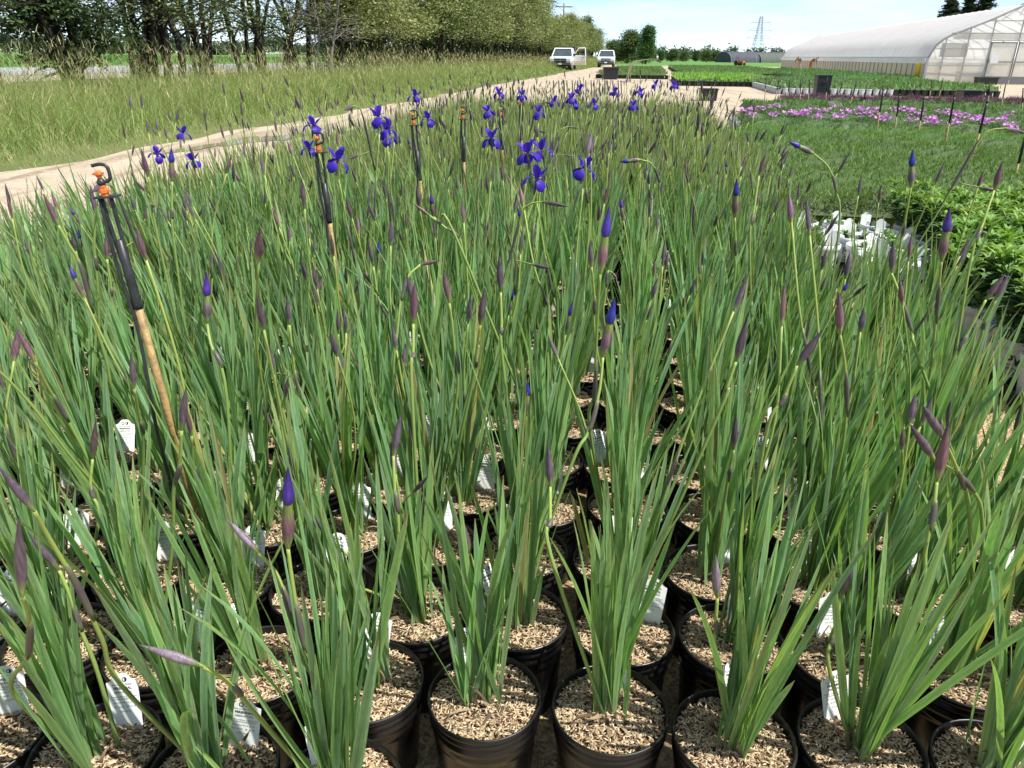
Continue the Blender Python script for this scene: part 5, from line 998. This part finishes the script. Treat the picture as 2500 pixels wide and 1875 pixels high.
# ------------------------------------------------------------------ vehicles
M_WHITE = plain('white_car_paint', (.78, .79, .80), rough=.25, noise=.05, nscale=2); M_DIRTY = plain('dirty_white_paint', (.62, .52, .34), rough=.5, noise=.3, nscale=4); M_GLASS = plain('car_glass', (.05, .07, .075), rough=.08, noise=.2, spec=.8, nscale=3); M_CHROME = plain('chrome', (.6, .6, .6), rough=.2, metal=.9); M_TYRE = plain('tyre', (.02, .02, .02), rough=.8); M_LAMP = plain('headlight', (.7, .7, .68), rough=.15, spec=.8); M_GRILLE = plain('grille', (.03, .03, .035), rough=.5); M_BUMP = plain('dull_bumper', (.12, .12, .12), rough=.4, metal=.5); M_INT = plain('car_inside', (.05, .045, .04), rough=.9)
def pickup(px, py, yaw, label, door_open, ford):
    p = at(px, py); t = thing('pickup_truck', label, 'pickup truck', (p[0], p[1], .012), yaw, 'white pickups parked by the road'); W_ = .98
    mb = MB(); prism(mb, [(0.0, .55), (-.05, .80), (0.02, 1.02), (.12, 1.10), (1.35, 1.20), (1.45, 1.20), (1.45, .42), (1.30, .42), (1.25, .62), (1.05, .78), (.75, .78), (.52, .62), (.46, .45)], -W_, W_); mb.build('front_body', M_WHITE, t)
    mb = MB(); prism(mb, [(1.46, .42), (1.46, 1.20), (3.15, 1.20), (3.15, .42)], -W_, W_ if not door_open else W_-.12); mb.build('cab_lower', M_WHITE if not door_open else M_INT, t)
    mb = MB(); prism(mb, [(3.2, .5), (3.2, 1.22), (5.45, 1.22), (5.45, .55), (4.9, .55), (4.8, .78), (4.3, .78), (4.2, .55)], -W_, W_); mb.build('bed', M_WHITE, t)
    A = [(-W_*.96, 1.25, 1.2), (W_*.96, 1.25, 1.2), (W_*.96, 3.15, 1.2), (-W_*.96, 3.15, 1.2)]; B = [(-W_*.78, 1.95, 1.84), (W_*.78, 1.95, 1.84), (W_*.78, 3.0, 1.84), (-W_*.78, 3.0, 1.84)]
    mb = MB(); mb.add(A+B, [(0, 1, 5, 4), (1, 2, 6, 5), (2, 3, 7, 6), (3, 0, 4, 7)]); mb.build('window_glass', M_GLASS, t)
    mb = MB(); prism(mb, [(1.88, 1.84), (2.0, 1.91), (2.95, 1.92), (3.05, 1.84)], -W_*.80, W_*.80); mb.build('roof', M_WHITE, t)
    for s in (-1, 1):
        mb = MB(); tube(mb, [(s*W_*.965, 1.24, 1.2), (s*W_*.79, 1.94, 1.86)], .045, 6); tube(mb, [(s*W_*.965, 3.15, 1.2), (s*W_*.79, 3.02, 1.86)], .06, 6); tube(mb, [(s*W_*.965, 2.35, 1.2), (s*W_*.785, 2.4, 1.86)], .05, 6); mb.build('pillar', M_WHITE, t)
        mb = MB(); box(mb, s*.74-.19, s*.74+.19, -.085, -.02, .80, 1.0); mb.build('headlight', M_LAMP, t)
        mb = MB(); box(mb, s*1.12-.1, s*1.12+.1, 1.42, 1.5, 1.22, 1.42); mb.build('mirror', M_BLACK, t)
        for yy in (.9, 4.55):
            wv = [(.2, -.12), (.36, -.12), (.39, -.08), (.39, .08), (.36, .12), (.2, .12)]; o = lathe(MB(), wv, 20).build('wheel', M_TYRE, t, (s*.86, yy, .39), smooth=False); o.rotation_euler = (0, math.pi/2, 0); q = lathe(MB(), [(.05, -.13), (.2, -.125), (.22, 0), (.2, .125), (.05, .13)], 14).build('rim', M_CHROME, o)
    mb = MB(); box(mb, -.56, .56, -.09, -.02, .62, 1.02); gr = mb.build('grille', M_GRILLE, t)
    if ford:
        mb = MB(); lathe(mb, [(.001, 0), (.14, 0), (.14, .02), (.001, .02)], 20); o = mb.build('emblem', plain('emblem_blue', (.03, .06, .2), rough=.3), gr, (0, -.095, .82)); o.rotation_euler = (R(90), 0, 0); o.scale = (1, .45, 1)
    for z in ((.78, .9) if ford else ()): mb = MB(); box(mb, -.54, .54, -.105, -.09, z-.02, z+.02); mb.build('grille_bar', M_CHROME, gr)
    if not ford:
        for (x0, x1, z0, z1) in ((-.03, .03, .66, 1.0), (-.54, -.03, .81, .86), (.03, .54, .81, .86)): mb = MB(); box(mb, x0, x1, -.115, -.09, z0, z1); mb.build('grille_bar', M_CHROME, gr)
    mb = MB(); box(mb, -1.0, 1.0, -.2, .02, .46, .64); mb.build('bumper', M_BUMP, t); mb = MB(); box(mb, -.16, .16, -.22, -.2, .48, .62); mb.build('number_plate', M_WPOT, t); mb = MB(); box(mb, -.9, .9, .0, 5.2, .34, .50); mb.build('chassis', M_BLACK, t)
    if door_open:
        h = bpy.data.objects.new('door', None)
        mb = MB(); box(mb, 0, 1.22, -.05, .05, .45, 1.2); d = mb.build('door', M_WHITE, t, (W_+.02, 1.5, 0), R(-10))
        mb = MB(); box(mb, .01, 1.21, -.056, -.05, .45, .80); mb.build('dirt_band', M_DIRTY, d)
        for a, b in (((.0, 0, 1.2), (.52, 0, 1.88)), ((.52, 0, 1.88), (1.12, 0, 1.9)), ((1.12, 0, 1.9), (1.2, 0, 1.2)), ((.02, 0, 1.2), (1.2, 0, 1.2))): mb = MB(); bar(mb, a, b, .06, 6); mb.build('window_frame', M_WHITE, d)
        mb = MB(); box(mb, .9, 1.1, -.07, -.056, 1.08, 1.12); mb.build('handle', M_BLACK, d)
        mb = MB(); box(mb, -.6, W_*.95, 3.25, 4.0, 1.24, 2.02); mb.build('load', M_BLACK, t)
    return t
ram = pickup(1367, 172, -TH-.02, 'white pickup with its driver door wide open at the hedgerow', True, False)
pickup(1478, 165, -TH+.02, 'white pickup parked farther down the road, dark grille facing', False, True)

# ------------------------------------------------------------------ people
def person(x, y, rz, label, shirt, pants, hair, pose='stand', z=.012, s=1.0):
    J = {'pelvis': (0, 0, .95), 'chest': (0, -.02, 1.28), 'neck': (0, -.01, 1.47), 'head': (0, -.03, 1.60), 'top': (0, -.02, 1.72), 'hl': (.10, 0, .90), 'hr': (-.10, 0, .90), 'kl': (.12, -.04, .50), 'kr': (-.12, .02, .50), 'al': (.12, .0, .09), 'ar': (-.13, .06, .09), 'tl': (.13, -.16, .04), 'tr': (-.14, -.10, .04),
         'sl': (.19, 0, 1.40), 'sr': (-.19, 0, 1.40), 'el': (.26, -.05, 1.12), 'er': (-.26, -.02, 1.12), 'wl': (.25, -.22, .96), 'wr': (-.25, -.20, .98), 'fl': (.24, -.31, .93), 'fr': (-.24, -.29, .95)}
    if pose == 'bend':
        for k in ('chest', 'neck', 'head', 'top', 'sl', 'sr', 'el', 'er', 'wl', 'wr', 'fl', 'fr'):
            a = np.array(J[k])-[0, 0, .95]; c, s_ = math.cos(R(58)), math.sin(R(58)); J[k] = (a[0], a[1]*c-a[2]*s_, a[1]*s_+a[2]*c+.95)
        for k, dz in (('el', -.22), ('er', -.22), ('wl', -.42), ('wr', -.42), ('fl', -.52), ('fr', -.52)): q = J[k]; b = J['sl' if k[1] == 'l' else 'sr']; J[k] = (q[0], b[1]-.06, b[2]+dz)
    RAD = dict(pelvis=.15, chest=.155, neck=.06, head=.10, top=.07, hl=.095, hr=.095, kl=.065, kr=.065, al=.045, ar=.045, tl=.035, tr=.035, sl=.075, sr=.075, el=.05, er=.05, wl=.035, wr=.035, fl=.03, fr=.03)
    names = list(J); E_ = [('pelvis', 'chest'), ('chest', 'neck'), ('neck', 'head'), ('head', 'top'), ('pelvis', 'hl'), ('hl', 'kl'), ('kl', 'al'), ('al', 'tl'), ('pelvis', 'hr'), ('hr', 'kr'), ('kr', 'ar'), ('ar', 'tr'), ('chest', 'sl'), ('sl', 'el'), ('el', 'wl'), ('wl', 'fl'), ('chest', 'sr'), ('sr', 'er'), ('er', 'wr'), ('wr', 'fr')]
    me = bpy.data.meshes.new('body'); me.from_pydata([J[k] for k in names], [(names.index(a), names.index(b)) for a, b in E_], []); o = bpy.data.objects.new('body', me); col.objects.link(o)
    sk = o.modifiers.new('s', 'SKIN'); sk.use_smooth_shade = True
    for k, nm in enumerate(names): me.skin_vertices[0].data[k].radius = (RAD[nm], RAD[nm]*.85); me.skin_vertices[0].data[k].use_root = nm == 'pelvis'
    o.modifiers.new('u', 'SUBSURF').levels = 1; dg = bpy.context.evaluated_depsgraph_get(); m2 = bpy.data.meshes.new_from_object(o.evaluated_get(dg)); bpy.data.objects.remove(o)
    co = np.zeros(len(m2.vertices)*3); m2.vertices.foreach_get('co', co); co = co.reshape(-1, 3); jp = np.array([J[k] for k in names]); nn = np.argmin(((co[:, None]-jp[None])**2).sum(-1), 1); C = np.zeros((len(co), 3)); skin = (.45, .27, .19)
    cm_ = {k: shirt for k in ('chest', 'sl', 'sr', 'el', 'er')}; cm_.update({k: pants for k in ('pelvis', 'hl', 'hr', 'kl', 'kr')}); cm_.update({k: (.05, .04, .035) for k in ('al', 'ar', 'tl', 'tr')}); cm_.update({'top': hair})
    for k, nm in enumerate(names): C[nn == k] = cm_.get(nm, skin)
    ca = m2.color_attributes.new('col', 'FLOAT_COLOR', 'POINT'); ca.data.foreach_set('color', np.concatenate([C, np.ones((len(co), 1))], 1).astype(np.float32).ravel()); m2.materials.clear(); m2.materials.append(M_PAINT)
    b = obj('person', m2, None, (x, y, z), rz); b.scale = (s, s, s); return tag(b, label, 'person')
p = at(1604, 152); person(p[0], p[1], .3, 'person in a white shirt and pale trousers standing among the far plants', (.72, .74, .78), (.55, .6, .68), (.7, .7, .7))
p = at(1543, 152); person(p[0], p[1], 1.2, 'person in dark clothes at the end of the road', (.03, .04, .06), (.03, .035, .05), (.03, .025, .02))
q = ram.matrix_world if False else None; x, y = ram.location.x, ram.location.y; person(x+1.0, y+2.0, 2.6, 'person in blue jeans standing behind the open pickup door', (.16, .16, .17), (.035, .055, .12), (.08, .05, .03))
p = at(1948, 177); person(p[0], p[1], -.6, 'person in tan clothes bending over plants by the greenhouse', (.10, .09, .10), (.5, .32, .14), (.03, .025, .02), 'bend'); p = at(1976, 177); person(p[0], p[1], .9, 'person in orange trousers bending beside the greenhouse wall', (.16, .10, .09), (.5, .16, .04), (.03, .025, .02), 'bend')
# brown irrigation hose that rises from the sand and arches to the plants
mb = MB(); P = [at(1533, 200, .05), at(1536, 178, Y=42), at(1542, 158, Y=43), at(1562, 148, Y=44), at(1600, 144.5, Y=45), at(1612, 152, Y=46)]
t = thing('arched_hose', 'brown hose arching up from the sand beside the green block', 'hose', (P[0][0], P[0][1], .012)); P = [p - np.array([P[0][0], P[0][1], .012]) for p in P]
for k, dx in enumerate((-.05, .0, .06)): tube(mb := MB(), smooth_path([p+np.array([dx*(1+1.5*(i == 0)), .02*k, 0]) for i, p in enumerate(P)], 5), .022, 6); mb.build('strand', plain('hose_brown', (.13, .12, .06), rough=.8), t, smooth=True)
# small orange tractor by the tunnels
p = at(1805, 160); t = thing('tractor', 'small orange tractor beside the dark tunnels', 'tractor', (p[0], p[1], .012), .6); t.scale = (.62, .62, .62); M_OR = plain('orange_paint', (.6, .16, .04), rough=.4)
mb = MB(); box(mb, -.35, .35, -1.4, .2, .6, 1.15); mb.build('bonnet', M_OR, t); mb = MB(); box(mb, -.5, .5, .2, 1.0, .5, 1.0); mb.build('seat_deck', M_OR, t)
for a, b in (((-.5, .9, 1), (-.5, .9, 2.1)), ((.5, .9, 1), (.5, .9, 2.1)), ((-.5, .9, 2.1), (.5, .9, 2.1))): mb = MB(); bar(mb, a, b, .05); mb.build('roll_bar', M_BLACK, t)
for s in (-1, 1):
    for yy, rr in ((-1.1, .4), (.7, .62)): o = lathe(MB(), [(rr*.4, -.15), (rr, -.13), (rr, .13), (rr*.4, .15)], 16).build('wheel', M_TYRE, t, (s*.65, yy, rr)); o.rotation_euler = (0, math.pi/2, 0)
